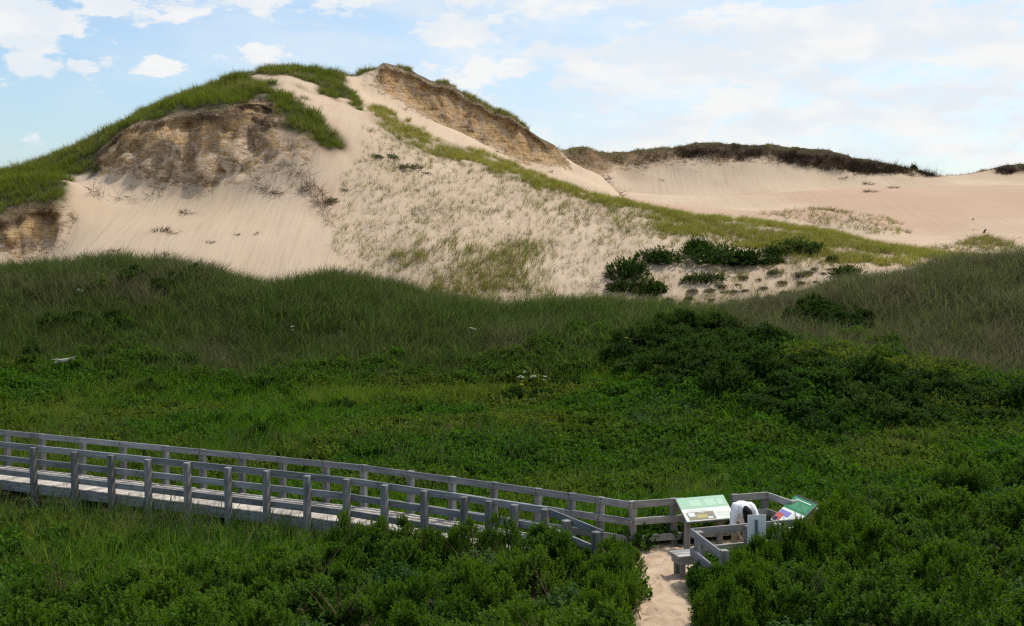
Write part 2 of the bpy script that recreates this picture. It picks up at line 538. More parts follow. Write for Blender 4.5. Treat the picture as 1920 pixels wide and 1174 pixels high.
main_pts += cps([
    # lobe at the left with its own scarp: rim, then foot
    (-200, 455, 70), (0, 438, 69.2), (60, 402, 70.6), (110, 372, 72.2), (138, 342, 74.8), (-200, 520, 68.6), (0, 498, 68.0), (80, 474, 69.4), (150, 425, 71.2), (168, 388, 73.2),
    (60, 338, 78), (0, 345, 78), (-120, 385, 77), (152, 350, 76), (180, 332, 78.0),
    # main scarp: rim
    (190, 300, 80.2), (230, 257, 80.2), (300, 227, 80.2), (400, 214, 79.8), (470, 234, 79.8), (540, 250, 79.6), (575, 255, 79.4),
    # scarp foot
    (205, 338, 77.6), (250, 345, 76.8), (330, 332, 77.2), (420, 330, 77.2), (500, 318, 77.3), (560, 300, 77.8),
    # slip face
    (-100, 545, 63.5), (80, 520, 65), (200, 515, 65), (350, 520, 65), (520, 545, 65), (650, 535, 65.5), (300, 425, 70.4), (450, 430, 70.2), (600, 430, 71), (150, 470, 67.8),
    # grass plateau and tongue
    (350, 190, 84), (450, 192, 83.5), (450, 155, 89), (530, 200, 83), (570, 232, 81), (530, 160, 88.5), (605, 240, 81.2), (636, 272, 80), (590, 190, 86), (640, 200, 87.5), (650, 172, 93),
    # flank
    (655, 300, 79), (700, 350, 77), (720, 450, 71), (700, 548, 66), (850, 570, 65), (800, 480, 69), (800, 380, 76), (900, 420, 74), (1000, 480, 71), (1000, 565, 65.5), (1050, 400, 77.5), (1150, 450, 73), (1200, 545, 66), (1150, 575, 64.5),
    (1250, 480, 70), (1300, 430, 75.5), (1400, 570, 63.5), (1400, 480, 69.5), (1550, 505, 67), (1550, 462, 72.5), (1700, 490, 70), (1500, 590, 62),
    # blowout behind the ridge and foot of its headwall
    (740, 205, 92), (800, 222, 93), (820, 250, 90), (880, 255, 95), (950, 292, 94), (1050, 337, 93), (690, 176, 96.8), (740, 166, 100.0), (800, 186, 101.1), (860, 214, 102.1), (920, 243, 103.1), (990, 277, 104.4), (1050, 306, 106.2), (1105, 348, 103)])
main = Field(main_pts, -62, 52, 60, 126, .26, 2e-5)
main.Z += sstep(main.Y, 90, 97) * sstep(main.X, -24, -16) * (fbm(main.X * .35, main.Y * .15, seed=59, octaves=4, rough=.6) - .5) * .7
for (x, y, z) in ():
    pass
gx, gy = main.grad()
slope = np.hypot(gx, gy)
mpx, mpy = project(main.X, main.Y, main.Z)
frontal = main.Y < 112
cliff_m = sstep(slope, .92, 1.35) * frontal
# blur the cliff mask a little
def blur(a, k):
    for _ in range(k):
        a = (a + np.roll(a, 1, 0) + np.roll(a, -1, 0) + np.roll(a, 1, 1) + np.roll(a, -1, 1)) / 5
    return a
cliff_m = blur(cliff_m, 3)
jx = mpx + (fbm(main.X * .8, main.Y * .8, seed=21) - .5) * 46
jy = mpy + (fbm(main.X * .8, main.Y * .8, seed=22) - .5) * 30
GRASS_TOP = [(-600, 480), (-600, 250), (0, 300), (200, 215), (400, 120), (540, 100), (640, 110), (655, 165), (695, 208), (640, 188), (590, 168), (545, 158), (505, 170), (575, 190), (600, 215), (642, 260), (640, 288), (590, 270), (545, 250),
             (500, 245), (440, 225), (400, 212), (330, 218), (240, 245), (190, 290), (172, 332), (130, 330), (135, 375), (60, 405), (0, 440), (-100, 470), (-300, 480)]
SCAR = [(436, 212), (462, 192), (492, 182), (522, 200), (532, 226), (518, 240), (478, 232)]
SANDY_TOP = [(455, 142), (540, 140), (600, 158), (606, 172), (560, 160), (500, 158)]
RIDGE_STRIP = [(690, 200), (720, 205), (760, 228), (830, 268), (1000, 312), (1130, 352), (1400, 400), (1720, 452), (1950, 470), (1950, 500), (1720, 484), (1560, 462), (1400, 434), (1300, 424), (1130, 388), (1000, 346), (890, 308), (820, 296), (760, 272), (700, 228)]
RIM_GRASS = main.Y > np.interp(main.X, [p[0] for p in cps(sky_main)], [p[1] for p in cps(sky_main)]) - .2
soil_m = (inpoly(jx, jy, GRASS_TOP) & ~inpoly(jx, jy, SCAR) & ~inpoly(jx, jy, SANDY_TOP) & (main.Y < 112)).astype(float)
soil_m = np.maximum(soil_m, (RIM_GRASS & (mpx < 1035)).astype(float))
soil_m = np.maximum(soil_m, .35 * inpoly(jx, jy, RIDGE_STRIP) * (main.Y < 90))
soil_m = blur(soil_m, 2) * (1 - cliff_m)
scar_m = blur(inpoly(jx, jy, SCAR).astype(float) * (main.Y < 100), 3)
cliff_m = np.maximum(cliff_m, scar_m * .9)
sbl = blur(soil_m, 5)
cliff_c = np.clip(blur(cliff_m, 9) * 1.15 + .25 * blur(cliff_m, 30) * (mpx < 700), 0, 1)
swide = blur(soil_m, 34)
leftm = (mpx < 700).astype(float)
cliff_c = cliff_c * (1 - leftm * (1 - (.40 + .60 * sstep(swide, .02, .20))))
dark_m = np.clip(.75 * sstep(sbl, .06, .22) + scar_m * .3 + .40 * sstep(fbm(main.X * .5, main.Y * .5, main.Z * 1.5, seed=31), .56, .7) * (mpx < 650), 0, 1) * cliff_c
warm_m = .5 * sstep(fbm(main.X * .12, main.Y * .12, seed=41), .5, .7) * (mpx < 640)
# relief: buttresses and gullies in the scarps, light hummocks in the grass, ripples on sand
bt = fbm(main.X * .55, main.Y * .55, main.Z * .25, seed=51, octaves=5, rough=.6) - .5
bt2 = fbm(main.X * 1.6, main.Y * 1.6, main.Z * .6, seed=52, octaves=3) - .5
ledge = fbm(main.X * .3, main.Y * .3, main.Z * 2.4, seed=53, octaves=3) - .5
disp = np.zeros(main.X.shape + (3,))
rib = np.abs(fbm(main.X * .75 + bt * 1.5, main.Y * .2, main.Z * .12, seed=54, octaves=4, rough=.6) - .5) * 2
finec = fbm(main.X * 2.6, main.Y * 2.6, main.Z * 2.2, seed=55, octaves=2) - .5
disp[..., 1] = cliff_m * (bt * 1.7 + bt2 * .35 + ledge * .5 + rib * 1.1 + finec * .22 + leftm * (bt * 1.8 + bt2 * .8 + rib * 1.2 - .5))
disp[..., 0] = cliff_m * (bt2 * .5 + bt * .5 + finec * .2)
main.Z += soil_m * (fbm(main.X * .9, main.Y * .9, seed=61) - .5) * .5 + (1 - soil_m) * (1 - cliff_m) * (fbm(main.X * .35, main.Y * .12, seed=62) - .5) * .35
hum = inpoly(jx, jy, [(640, 300), (700, 230), (1130, 370), (1720, 460), (1560, 560), (1100, 580), (700, 570)]) * (main.Y < 90)
main.Z += blur(hum.astype(float), 4) * (fbm(main.X * 1.1, main.Y * 1.1, seed=63, octaves=4, rough=.6) - .5) * .24
disp[..., 2] = cliff_m * (bt2 * .3 + finec * .2)
lip = sstep(blur(soil_m, 4), .04, .35) * cliff_m          # turf lip hanging over the scarp
disp[..., 1] -= lip * (.7 + 1.2 * fbm(main.X * .8, main.Y * .3, seed=56))
disp[..., 2] -= lip * .25

# ---- the far dune across the blowout
sky_far = [(880, 288, 138), (960, 285, 140), (1040, 280, 142), (1110, 282, 146), (1180, 291, 148), (1230, 287, 149), (1270, 282, 149), (1350, 278, 149), (1450, 281, 149), (1550, 290, 149), (1640, 307, 149), (1700, 317, 149), (1760, 327, 149), (1830, 324, 151), (1870, 318, 151), (1920, 311, 151), (2050, 304, 151), (2250, 300, 151)]
far_pts = cps(sky_far)
for p in cps(sky_far):
    far_pts += [np.array([p[0], p[1] + 8, p[2] - 1.5]), np.array([p[0], p[1] + 25, p[2] - 8])]
far_pts += cps([(980, 315, 136), (1080, 322, 142), (1150, 317, 146), (1250, 310, 147.2), (1350, 301, 147.6), (1450, 302, 147.6), (1550, 315, 147.4), (1640, 322, 147.4), (1720, 328, 147), (1800, 333, 147), (1870, 330, 148.5), (1950, 328, 148.5), (2150, 322, 148),
                (1100, 347, 130), (1200, 365, 123), (1300, 366, 124), (1400, 392, 114), (1500, 358, 126), (1600, 352, 130), (1700, 352, 131), (1800, 348, 134), (1920, 346, 135), (2120, 342, 135),
                (1480, 432, 100), (1700, 438, 101), (1850, 446, 97), (1950, 444, 98), (1800, 392, 115), (1920, 395, 115), (1600, 400, 113), (2150, 430, 100), (1300, 395, 108),
                (1430, 407, 106), (1530, 399, 107.5), (1600, 409, 106.5), (1660, 420, 105.5), (1695, 432, 104.5), (1560, 428, 101), (1720, 452, 92), (1850, 466, 88), (2000, 470, 88), (1450, 445, 92), (1300, 420, 92), (1150, 400, 96)])
far = Field(far_pts, -12, 112, 80, 180, .5, 2e-5)
fgx, fgy = far.grad()
fslope = np.hypot(fgx, fgy)
fpx, fpy = project(far.X, far.Y, far.Z)
fc = blur(sstep(fslope, .8, 1.3) * (far.Y > 135) * (far.Y < 156), 2)
fjx = fpx + (fbm(far.X * .5, far.Y * .5, seed=71) - .5) * 60
fjy = fpy + (fbm(far.X * .5, far.Y * .5, far.Z * .5, seed=72) - .5) * 26
DARK_FAR = [(1040, 262), (1120, 262), (1240, 262), (1400, 260), (1560, 272), (1680, 296), (1770, 312), (1765, 326), (1680, 326), (1600, 322), (1500, 306), (1400, 298), (1300, 294), (1220, 302), (1120, 310), (1070, 312)]
DARK_FAR2 = [(1840, 312), (1960, 296), (2300, 290), (2300, 325), (1960, 326), (1880, 322)]
fd = (inpoly(fjx, fjy, DARK_FAR) | inpoly(fjx, fjy, DARK_FAR2)) & (far.Y > 138)
fc = np.maximum(fc, blur(fd.astype(float), 1))
fdark = blur(fd.astype(float), 1) * (.55 + .45 * sstep(fpx, 1150, 1350))
fbt = fbm(far.X * .35, far.Y * .35, far.Z * .3, seed=74, octaves=5, rough=.6) - .5
fdisp = np.zeros(far.X.shape + (3,))
fdisp[..., 1] = fc * fbt * 3.2
fdisp[..., 2] = fc * (fbm(far.X * .8, far.Y * .8, seed=75) - .5) * .8
fsoil = .6 * blur((far.Y > np.interp(far.X, [p[0] for p in cps(sky_far)], [p[1] for p in cps(sky_far)])).astype(float), 1)
HUMMOCK = [(1415, 402), (1470, 398), (1530, 390), (1600, 402), (1680, 412), (1708, 440), (1640, 440), (1540, 425)]
fhum = blur(inpoly(fpx, fpy, HUMMOCK).astype(float) * (far.Y < 112), 2)
far.Z += fhum * (fbm(far.X * .9, far.Y * .9, seed=76, octaves=4, rough=.6) - .4) * .9
far.Z += (1 - fc) * (fbm(far.X * .06, far.Y * .12, seed=77) - .5) * .5
fwarm = sstep(fbm(far.X * .05, far.Y * .11, seed=78), .42, .62) * .75

MAT_MAIN = terrain_mat('dune_sand')
zero = np.zeros(1)
main_o = main.mesh('sand_dune', MAT_MAIN, {'cliff': cliff_c, 'soil': soil_m, 'dark': dark_m, 'warm': warm_m}, disp)
tag(main_o, 'large bare sand dune with grassy top and eroded brown scarps', 'dune', kind='structure')
far_o = far.mesh('far_sand_dune', MAT_MAIN, {'cliff': fc, 'soil': fsoil * .9, 'dark': fdark, 'warm': fwarm}, fdisp)
tag(far_o, 'far pinkish sand dune under a dark eroded turf edge', 'dune', kind='structure')

npx, npy = project(near.X, near.Y, near.Z)
pathm = blur(inpoly(near.X + (fbm(near.X * 1.3, near.Y * 1.3, seed=81) - .5) * .5, near.Y, [(1.75, 10), (2.0, 15), (1.95, 17.5), (2.05, 19), (1.2, 20.4), (.1, 22.6), (2.2, 23.0), (5.2, 23.8), (5.6, 22.5), (5.3, 20.6), (3.3, 20.2), (3.3, 19), (3.05, 17.5), (3.0, 15), (2.9, 10)]).astype(float), 2)
nsand = blur(((near.Y > 57.5) & (fbm(near.X * .4, near.Y * .4, seed=82) > .35)).astype(float), 3)
nsoil = 1 - np.maximum(pathm, nsand)
near.Z += pathm * ((fbm(near.X * 3.0, near.Y * 3.0, seed=83, octaves=2) - .5) * .10)
near_o = near.mesh('terrain', MAT_MAIN, {'cliff': nsoil * 0, 'soil': nsoil, 'dark': nsoil * 0, 'warm': pathm * .35})
tag(near_o, 'low wet hollow and grassy foredune around the boardwalk', 'terrain', kind='structure')

# trampled sand of the path: fine sheet with footprints
m_path, nt_ = newmat('trampled_sand'); b_ = NB(nt_)
pp_ = b_.pos()
c_ = b_.mix(b_.ramp(b_.noise(pp_, 1.3, 4, .6), .35, .65), (.40, .285, .19), (.49, .37, .26))
c_ = b_.mix(b_.m('MULTIPLY', b_.ramp(b_.noise(pp_, 30, 2, .7), .52, .75), .35), c_, (.30, .205, .135))
b_.out(b_.principled(c_, .95, b_.bump(b_.noise(pp_, 14, 3, .6), .4, .03), .1))
ps = .05
PXg, PYg = np.meshgrid(np.arange(.2, 6.0, ps), np.arange(13.5, 24.0, ps))
PZg = near.z(PXg, PYg) + .014 + (fbm(PXg * 3.5, PYg * 3.5, seed=84, octaves=3) - .5) * .05
rp_ = np.random.default_rng(85)
for _ in range(420):
    fx_, fy_ = rp_.uniform(1.6, 4.6), rp_.uniform(15, 23)
    an_ = rp_.normal(1.45, .35)
    u_ = (PXg - fx_) * math.cos(an_) + (PYg - fy_) * math.sin(an_); v_ = -(PXg - fx_) * math.sin(an_) + (PYg - fy_) * math.cos(an_)
    q_ = (u_ / .17) ** 2 + (v_ / .075) ** 2
    PZg += -.032 * np.exp(-q_) + .012 * np.exp(-((np.sqrt(q_) - 1.5) / .35) ** 2)
pk = near.samp(pathm, PXg, PYg) + (fbm(PXg * 2.5, PYg * 2.5, seed=86) - .5) * .35 > .42
idx_ = np.arange(PXg.size).reshape(PXg.shape)
qd = np.stack([idx_[:-1, :-1], idx_[:-1, 1:], idx_[1:, 1:], idx_[1:, :-1]], -1)[pk[:-1, :-1] & pk[1:, 1:]]
used = np.unique(qd); remap = np.zeros(PXg.size, int); remap[used] = np.arange(len(used))
path_o = link('sand_path', fastmesh('sand_path', np.c_[PXg.ravel(), PYg.ravel(), PZg.ravel()][used], remap[qd], True), m_path)
tag(path_o, 'trampled sand path leading to the viewing platform', 'path', kind='structure')

me = pymesh('ground', [(-4000, -4000, -3), (4000, -4000, -3), (4000, 4000, -3), (-4000, 4000, -3)], [(0, 1, 2, 3)])
go = link('ground', me, MAT_MAIN)
tag(go, 'flat ground reaching to the horizon', 'ground', kind='structure')


# ------------------------------------------------------------------ plant meshes
def blades(name, mat, n, h, hvar, rad, width, lean, droop, seed, wind=(0, 0), segs=3, head=0.0):
    """a tuft of n curved tapering blades; attributes v (per blade) and tip (along the blade)"""
    r = np.random.default_rng(seed)
    V, Fq, va, ta = [], [], [], []
    for i in range(n):
        a = r.uniform(0, 2 * math.pi); q = rad * math.sqrt(r.uniform())
        base = np.array([q * math.cos(a), q * math.sin(a), -.04])
        H = h * (1 + r.uniform(-hvar, hvar))
        da = a + r.normal(0, .7)
        ln = abs(r.normal(lean, lean * .5))
        dirv = np.array([math.cos(da) * ln + wind[0], math.sin(da) * ln + wind[1]])
        dr = droop * r.uniform(.3, 1.4)
        side = r.uniform(0, math.pi)
        sv = np.array([math.cos(side), math.sin(side), 0])
        w = width * r.uniform(.7, 1.3)
        k0 = len(V); vv = r.uniform()
        for s in range(segs + 1):
            t = s / segs
            c = base + np.array([dirv[0] * H * (t + dr * t * t), dirv[1] * H * (t + dr * t * t), H * t * (1 - .38 * dr * t)])
            ww = w * (1 - t) ** .6 if s < segs else w * .12
            if head and s == segs - 1: ww = w * head
            V.append(c - sv * ww); V.append(c + sv * ww)
            va += [vv, vv]; ta += [t, t]
        for s in range(segs):
            j = k0 + 2 * s
            Fq.append((j, j + 1, j + 3, j + 2))
    me = fastmesh(name, V, Fq, False)
    for k, arr in (('v', va), ('tip', ta)):
        at_ = me.attributes.new(k, 'FLOAT', 'POINT'); at_.data.foreach_set('value', np.array(arr, np.float32))
    me.materials.append(mat)
    return me


def shoots_mesh(name, mat, centers, dirs, length, nleaf, leaf, lw, seed, up=.5, lift=.6):
    """leafy shoots: at each centre a short stem along dirs carrying whorled folded leaves"""
    r = np.random.default_rng(seed)
    n = len(centers)
    C = np.repeat(centers, nleaf, 0); D = np.repeat(dirs, nleaf, 0)
    vsh = np.repeat(r.uniform(0, 1, n), nleaf)
    t = np.tile(np.linspace(0, 1, nleaf), n)
    L = length * np.repeat(r.uniform(.7, 1.3, n), nleaf)
    base = C + D * (L * t)[:, None]
    az = r.uniform(0, 2 * math.pi, n * nleaf)
    ref = np.where(np.abs(D[:, 2:3]) > .9, np.array([[1., 0, 0]]), np.array([[0, 0, 1.]]))
    a1 = np.cross(D, ref); a1 /= np.linalg.norm(a1, axis=1, keepdims=True) + 1e-9
    a2 = np.cross(D, a1)
    out = a1 * np.cos(az)[:, None] + a2 * np.sin(az)[:, None]
    lf = lift + .5 * t
    ld = out + D * lf[:, None] + r.normal(0, .15, out.shape)
    ld /= np.linalg.norm(ld, axis=1, keepdims=True) + 1e-9
    sd_ = np.cross(ld, D); sd_ /= np.linalg.norm(sd_, axis=1, keepdims=True) + 1e-9
    ll = leaf * r.uniform(.7, 1.25, n * nleaf) * (1 - .25 * t)
    tipp = base + ld * ll[:, None]
    mid = base + ld * (ll * .55)[:, None] + D * (ll * .10)[:, None]
    w = (lw * r.uniform(.8, 1.2, n * nleaf))[:, None]
    V = np.stack([base, mid - sd_ * w, tipp, mid + sd_ * w], 1).reshape(-1, 3)
    k = np.arange(n * nleaf)[:, None] * 4
    Fa = k + np.array([[0, 1, 2, 3]])
    me = fastmesh(name, V, Fa, False)
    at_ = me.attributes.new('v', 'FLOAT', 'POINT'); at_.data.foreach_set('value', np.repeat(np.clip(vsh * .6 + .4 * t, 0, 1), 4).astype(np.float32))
    at_ = me.attributes.new('tip', 'FLOAT', 'POINT'); at_.data.foreach_set('value', np.repeat(t, 4).astype(np.float32))
    me.materials.append(mat)
    return me


def dome(n, R_, H, seed, lobes=3, inner=.55):
    """points and outward-up directions over a lumpy dome"""
    r = np.random.default_rng(seed)
    P, D = [], []
    lob = [(0, 0, 1.0)] + [(r.uniform(-.55, .55) * R_, r.uniform(-.55, .55) * R_, r.uniform(.6, .92)) for _ in range(lobes)]
    while len(P) < n:
        cx, cy, s = lob[r.integers(len(lob))]
        d = r.normal(0, 1, 3); d[2] = abs(d[2]) * 1.1 + .02; d /= np.linalg.norm(d)
        q = r.uniform(inner, 1.0) ** .6 * s
        p = np.array([cx + d[0] * R_ * .72 * q, cy + d[1] * R_ * .72 * q, d[2] * H * .88 * q])
        P.append(p)
        u = np.array([d[0] * .55, d[1] * .55, .75]) + r.normal(0, .16, 3)
        D.append(u / np.linalg.norm(u))
    return np.array(P), np.array(D)


def sprays(nclump, per, R_, H, rc, seed):
    r = np.random.default_rng(seed)
    P, D = [], []
    for c in range(nclump):
        a = r.uniform(0, 6.283); e = math.asin(min(.98, abs(r.normal(.45, .35))))
        q = r.uniform(.72, 1.0)
        cc = np.array([math.cos(a) * math.cos(e) * R_ * q, math.sin(a) * math.cos(e) * R_ * q, max(.12, math.sin(e) * (H - rc) * q + .12)])
        out = np.array([math.cos(a) * math.cos(e) * .6, math.sin(a) * math.cos(e) * .6, .8]); out /= np.linalg.norm(out)
        rr = rc * r.uniform(.75, 1.3)
        for k in range(per):
            d = r.normal(0, 1, 3); d /= np.linalg.norm(d)
            d = d + out * .9; d /= np.linalg.norm(d)
            P.append(cc + d * rr * r.uniform(.55, 1.0)); u = d * .55 + np.array([0, 0, .75]) + r.normal(0, .12, 3)
            D.append(u / np.linalg.norm(u))
    return np.array(P), np.array(D)


# ---- materials of the plants
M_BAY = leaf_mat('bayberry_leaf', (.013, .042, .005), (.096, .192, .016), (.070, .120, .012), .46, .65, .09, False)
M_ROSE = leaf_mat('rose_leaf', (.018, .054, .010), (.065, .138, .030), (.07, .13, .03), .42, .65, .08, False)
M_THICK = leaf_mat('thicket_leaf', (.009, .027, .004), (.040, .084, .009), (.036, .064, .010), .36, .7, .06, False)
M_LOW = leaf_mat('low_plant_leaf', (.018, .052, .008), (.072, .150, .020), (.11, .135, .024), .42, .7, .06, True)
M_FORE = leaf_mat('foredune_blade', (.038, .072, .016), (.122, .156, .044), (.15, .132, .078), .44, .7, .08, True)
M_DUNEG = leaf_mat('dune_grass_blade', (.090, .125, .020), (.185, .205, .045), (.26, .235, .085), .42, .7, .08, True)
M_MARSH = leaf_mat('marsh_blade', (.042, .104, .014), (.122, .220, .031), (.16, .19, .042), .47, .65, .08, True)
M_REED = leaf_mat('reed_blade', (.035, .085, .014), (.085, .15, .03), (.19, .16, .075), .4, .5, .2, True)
M_BLUE = leaf_mat('bluish_blade', (.06, .11, .05), (.13, .19, .10), (.10, .13, .05), .35, .6, .1, True)
M_STRAW = leaf_mat('dead_blade', (.16, .115, .06), (.30, .22, .12), (.06, .045, .03), .25, .8, .1, True)
M_ROOT = leaf_mat('root_strand', (.045, .032, .022), (.14, .10, .062), (.025, .019, .015), .12, .9, .05, True)
M_DKROOT = leaf_mat('dark_turf_strand', (.036, .025, .018), (.115, .080, .055), (.045, .036, .024), .12, .9, .05, True)
M_HEATH = leaf_mat('heather_leaf', (.10, .115, .05), (.20, .21, .105), (.13, .11, .07), .25, .8, .1, False)

WIND = (.16, -.04)
T_FORE = [blades('foredune_tuft', M_FORE, 20, .74, .4, .18, .0125, .38, .65, 100 + i, WIND) for i in range(5)]
T_DUNE = [blades('dune_tuft', M_DUNEG, 24, .58, .35, .16, .010, .30, .5, 120 + i, WIND) for i in range(5)]
T_SPARSE = [blades('sparse_tuft', M_DUNEG, 9, .48, .4, .12, .011, .30, .5, 140 + i, WIND) for i in range(4)]
T_MARSH = [blades('marsh_tuft', M_MARSH, 20, .70, .4, .17, .011, .28, .55, 160 + i, WIND) for i in range(5)]
M_RIDGE = leaf_mat('ridge_grass_blade', (.15, .175, .025), (.27, .28, .06), (.36, .32, .11), .42, .7, .08, True)
T_RIDGE = [blades('ridge_tuft', M_RIDGE, 22, .5, .35, .16, .010, .30, .5, 130 + i, WIND) for i in range(4)]
M_CREST_LIT = leaf_mat('crest_blade_painted_sun', (.12, .165, .022), (.26, .30, .06), (.32, .30, .11), .5, .7, .08, True)  # paler than the slope grass: sunlight along the crest painted into the blades
T_CREST = [blades('crest_tuft', M_CREST_LIT, 22, .5, .35, .16, .009, .30, .5, 150 + i, WIND) for i in range(4)]
T_REED = [blades('reed_tuft', M_REED, 12, 1.05, .3, .16, .010, .14, .42, 180 + i, WIND, 5, .8) for i in range(4)]
T_BLUE = [blades('bluish_tuft', M_BLUE, 24, .75, .35, .18, .009, .35, .6, 200 + i, WIND) for i in range(3)]
T_STRAW = [blades('dead_tuft', M_STRAW, 20, .5, .4, .18, .008, .5, .6, 220 + i, WIND) for i in range(3)]
T_ROOT = [blades('root_tuft', M_ROOT, 14, .42, .6, .25, .014, .9, .8, 240 + i, (0, 0)) for i in range(4)]
T_DK = [blades('dark_turf', M_DKROOT, 20, .55, .5, .35, .022, .8, .7, 260 + i, (0, 0)) for i in range(4)]
T_LOW = []
for i in range(5):
    P, D = dome(70, .34, .42, 300 + i, 2, .35)
    T_LOW.append(shoots_mesh('low_plant', M_LOW, P, D, .12, 9, .085, .026, 320 + i))

# ------------------------------------------------------------------ scattering of uncountable growth
def gn_group(coll):
    g = bpy.data.node_groups.new('scatter', 'GeometryNodeTree')
    g.interface.new_socket('Geometry', in_out='INPUT', socket_type='NodeSocketGeometry')
    g.interface.new_socket('Geometry', in_out='OUTPUT', socket_type='NodeSocketGeometry')
    N, L = g.nodes, g.links
    gi, go_ = N.new('NodeGroupInput'), N.new('NodeGroupOutput')
    ci = N.new('GeometryNodeCollectionInfo')
    ci.inputs['Collection'].default_value = coll
    ci.inputs['Separate Children'].default_value = True
    ci.inputs['Reset Children'].default_value = True
    ip = N.new('GeometryNodeInstanceOnPoints')
    ip.inputs['Pick Instance'].default_value = True

    def attr(nm, t):
        a = N.new('GeometryNodeInputNamedAttribute'); a.data_type = t; a.inputs['Name'].default_value = nm
        return a.outputs['Attribute']
    L.new(gi.outputs[0], ip.inputs['Points'])
    L.new(ci.outputs[0], ip.inputs['Instance'])
    L.new(attr('idx', 'INT'), ip.inputs['Instance Index'])
    L.new(attr('rot', 'FLOAT_VECTOR'), ip.inputs['Rotation'])
    L.new(attr('scl', 'FLOAT_VECTOR'), ip.inputs['Scale'])
    L.new(ip.outputs[0], go_.inputs[0])
    return g


def scatter(name, label, cat, P, tufts, scl, tint, rot=None, seed=0):
    n = len(P)
    if n == 0: return
    r = np.random.default_rng(seed)
    coll = bpy.data.collections.new(name + '_pieces')
    for t in tufts:
        coll.objects.link(bpy.data.objects.new(t.name + '_piece', t))
    me = bpy.data.meshes.new(name)
    me.vertices.add(n); me.vertices.foreach_set('co', np.asarray(P, np.float32).ravel())
    if rot is None:
        rot = np.c_[r.normal(0, .13, n), r.normal(0, .13, n), np.where(r.uniform(0, 1, n) < .35, r.uniform(-3.1, 3.1, n), r.uniform(-.9, .9, n))]
    S = np.repeat(np.asarray(scl)[:, None], 3, 1) if np.ndim(scl) == 1 else scl
    for nm, ty, arr in (('rot', 'FLOAT_VECTOR', rot), ('scl', 'FLOAT_VECTOR', S)):
        a = me.attributes.new(nm, ty, 'POINT'); a.data.foreach_set('vector', np.asarray(arr, np.float32).ravel())
    a = me.attributes.new('tint', 'FLOAT', 'POINT'); a.data.foreach_set('value', np.asarray(tint, np.float32))
    a = me.attributes.new('idx', 'INT', 'POINT'); a.data.foreach_set('value', r.integers(0, len(tufts), n).astype(np.int32))
    me.update()
    o = link(name, me)
    md = o.modifiers.new('scatter', 'NODES'); md.node_group = gn_group(coll)
    tag(o, label, cat, kind='stuff')
    return o


def cand(n, x0, x1, y0, y1, seed):
    r = np.random.default_rng(seed)
    return r.uniform(x0, x1, n), r.uniform(y0, y1, n), r.uniform(0, 1, n)


def inview(px, m=160): return (px > -m) & (px < 1920 + m)


# world-space footprints kept clear of growth
ZD = .15
e0, e1 = on(0, 899, ZD), on(692, 984, ZD)
d1 = (e1 - e0)[:2]; d1 /= np.linalg.norm(d1)
n1 = np.array([-d1[1], d1[0]])           # towards the far side
B_near = np.array([-3.5, e0[1] + (-3.5 - e0[0]) * d1[1] / d1[0]])
E_near = np.array([.72, 22.05])
d2 = E_near - B_near; len2 = np.linalg.norm(d2); d2 /= len2
n2 = np.array([-d2[1], d2[0]])
DW = 1.36
S_near = B_near - d1 * 16.5
bis = (n1 + n2); bis /= np.linalg.norm(bis)
B_far = B_near + bis * DW / float(bis @ n1)
S_far = S_near + n1 * DW
E_far = np.array([2.35, 22.72])
deck_poly = [tuple(S_near - n1 * .12), tuple(B_near - bis * .12), tuple(E_near - n2 * .1), (1.35, 20.5), (3.2, 20.3), (5.2, 21.0), (5.6, 22.6), (5.25, 23.75), tuple(E_far + np.array([0, .15])), tuple(B_far + bis * .12), tuple(S_far + n1 * .12)]


def clear_of_deck(x, y): return ~inpoly(x, y, deck_poly)


PATH = [(1.9, 10), (2.0, 15), (2.0, 17.5), (2.15, 19), (1.55, 20.6), (1.3, 22.4), (3.2, 22.4), (3.3, 19.2), (3.0, 17.5), (2.95, 15), (2.9, 10)]

# thicket areas (world footprints)
THICK_L = [(-14, 13.6), (1.1, 13.6), (1.25, 17.5), (1.5, 19.2), (1.2, 20.0), (.35, 20.8), (-.8, 21.6), (-2.4, 22.2), (-4.0, 21.4), (-6.5, 20.2), (-9.5, 19.4), (-14, 19.6)]
THICK_R = [(3.75, 13.6), (16, 13.6), (22, 24), (20, 30.5), (13, 28), (9.5, 25.5), (6.6, 23.3), (6.35, 20.9), (5.9, 19.9), (3.9, 19.4), (3.75, 18.2), (3.75, 16.5)]
MIDPIX = [(1165, 655), (1220, 628), (1290, 612), (1390, 622), (1440, 660), (1520, 695), (1640, 715), (1780, 735), (1990, 770), (1990, 815), (1850, 815), (1700, 830), (1560, 830), (1450, 800), (1360, 760), (1240, 735), (1150, 700)]

# ---- foredune grass
X, Y, U = cand(42000, -32, 34, 37, 63, 1)
Z = near.z(X, Y); px, py = project(X, Y, Z)
jx2 = px + (fbm(X * .5, Y * .5, seed=91) - .5) * 90; jy2 = py + (fbm(X * .5, Y * .5, seed=92) - .5) * 40
lower = np.interp(jx2, [-200, 0, 300, 600, 900, 1150, 1400, 1650, 1920, 2100], [690, 690, 715, 740, 738, 700, 655, 690, 735, 760])
crestY = np.interp(X, [p[0] for p in cps(crestL + crestR)], [p[1] for p in cps(crestL + crestR)])
thin = np.where(Y > crestY + .5, .14 * sstep(fbm(X * .5, Y * .5, seed=93), .35, .7), 1.0)
thin = np.where((Y > crestY + 3.5), thin * .35, thin)
ok = inview(px) & (jy2 < lower) & (U < thin) & ~inpoly(px, py, MIDPIX) & ~inpoly(px, py, [(1470, 585), (1560, 570), (1640, 600), (1640, 635), (1540, 635), (1480, 615)])
X, Y, Z, px = X[ok], Y[ok], Z[ok], px[ok]
tn = np.clip(2.6 * (fbm(X * .25, Y * .25, seed=94, octaves=3) - .50), 0, 1) * .75
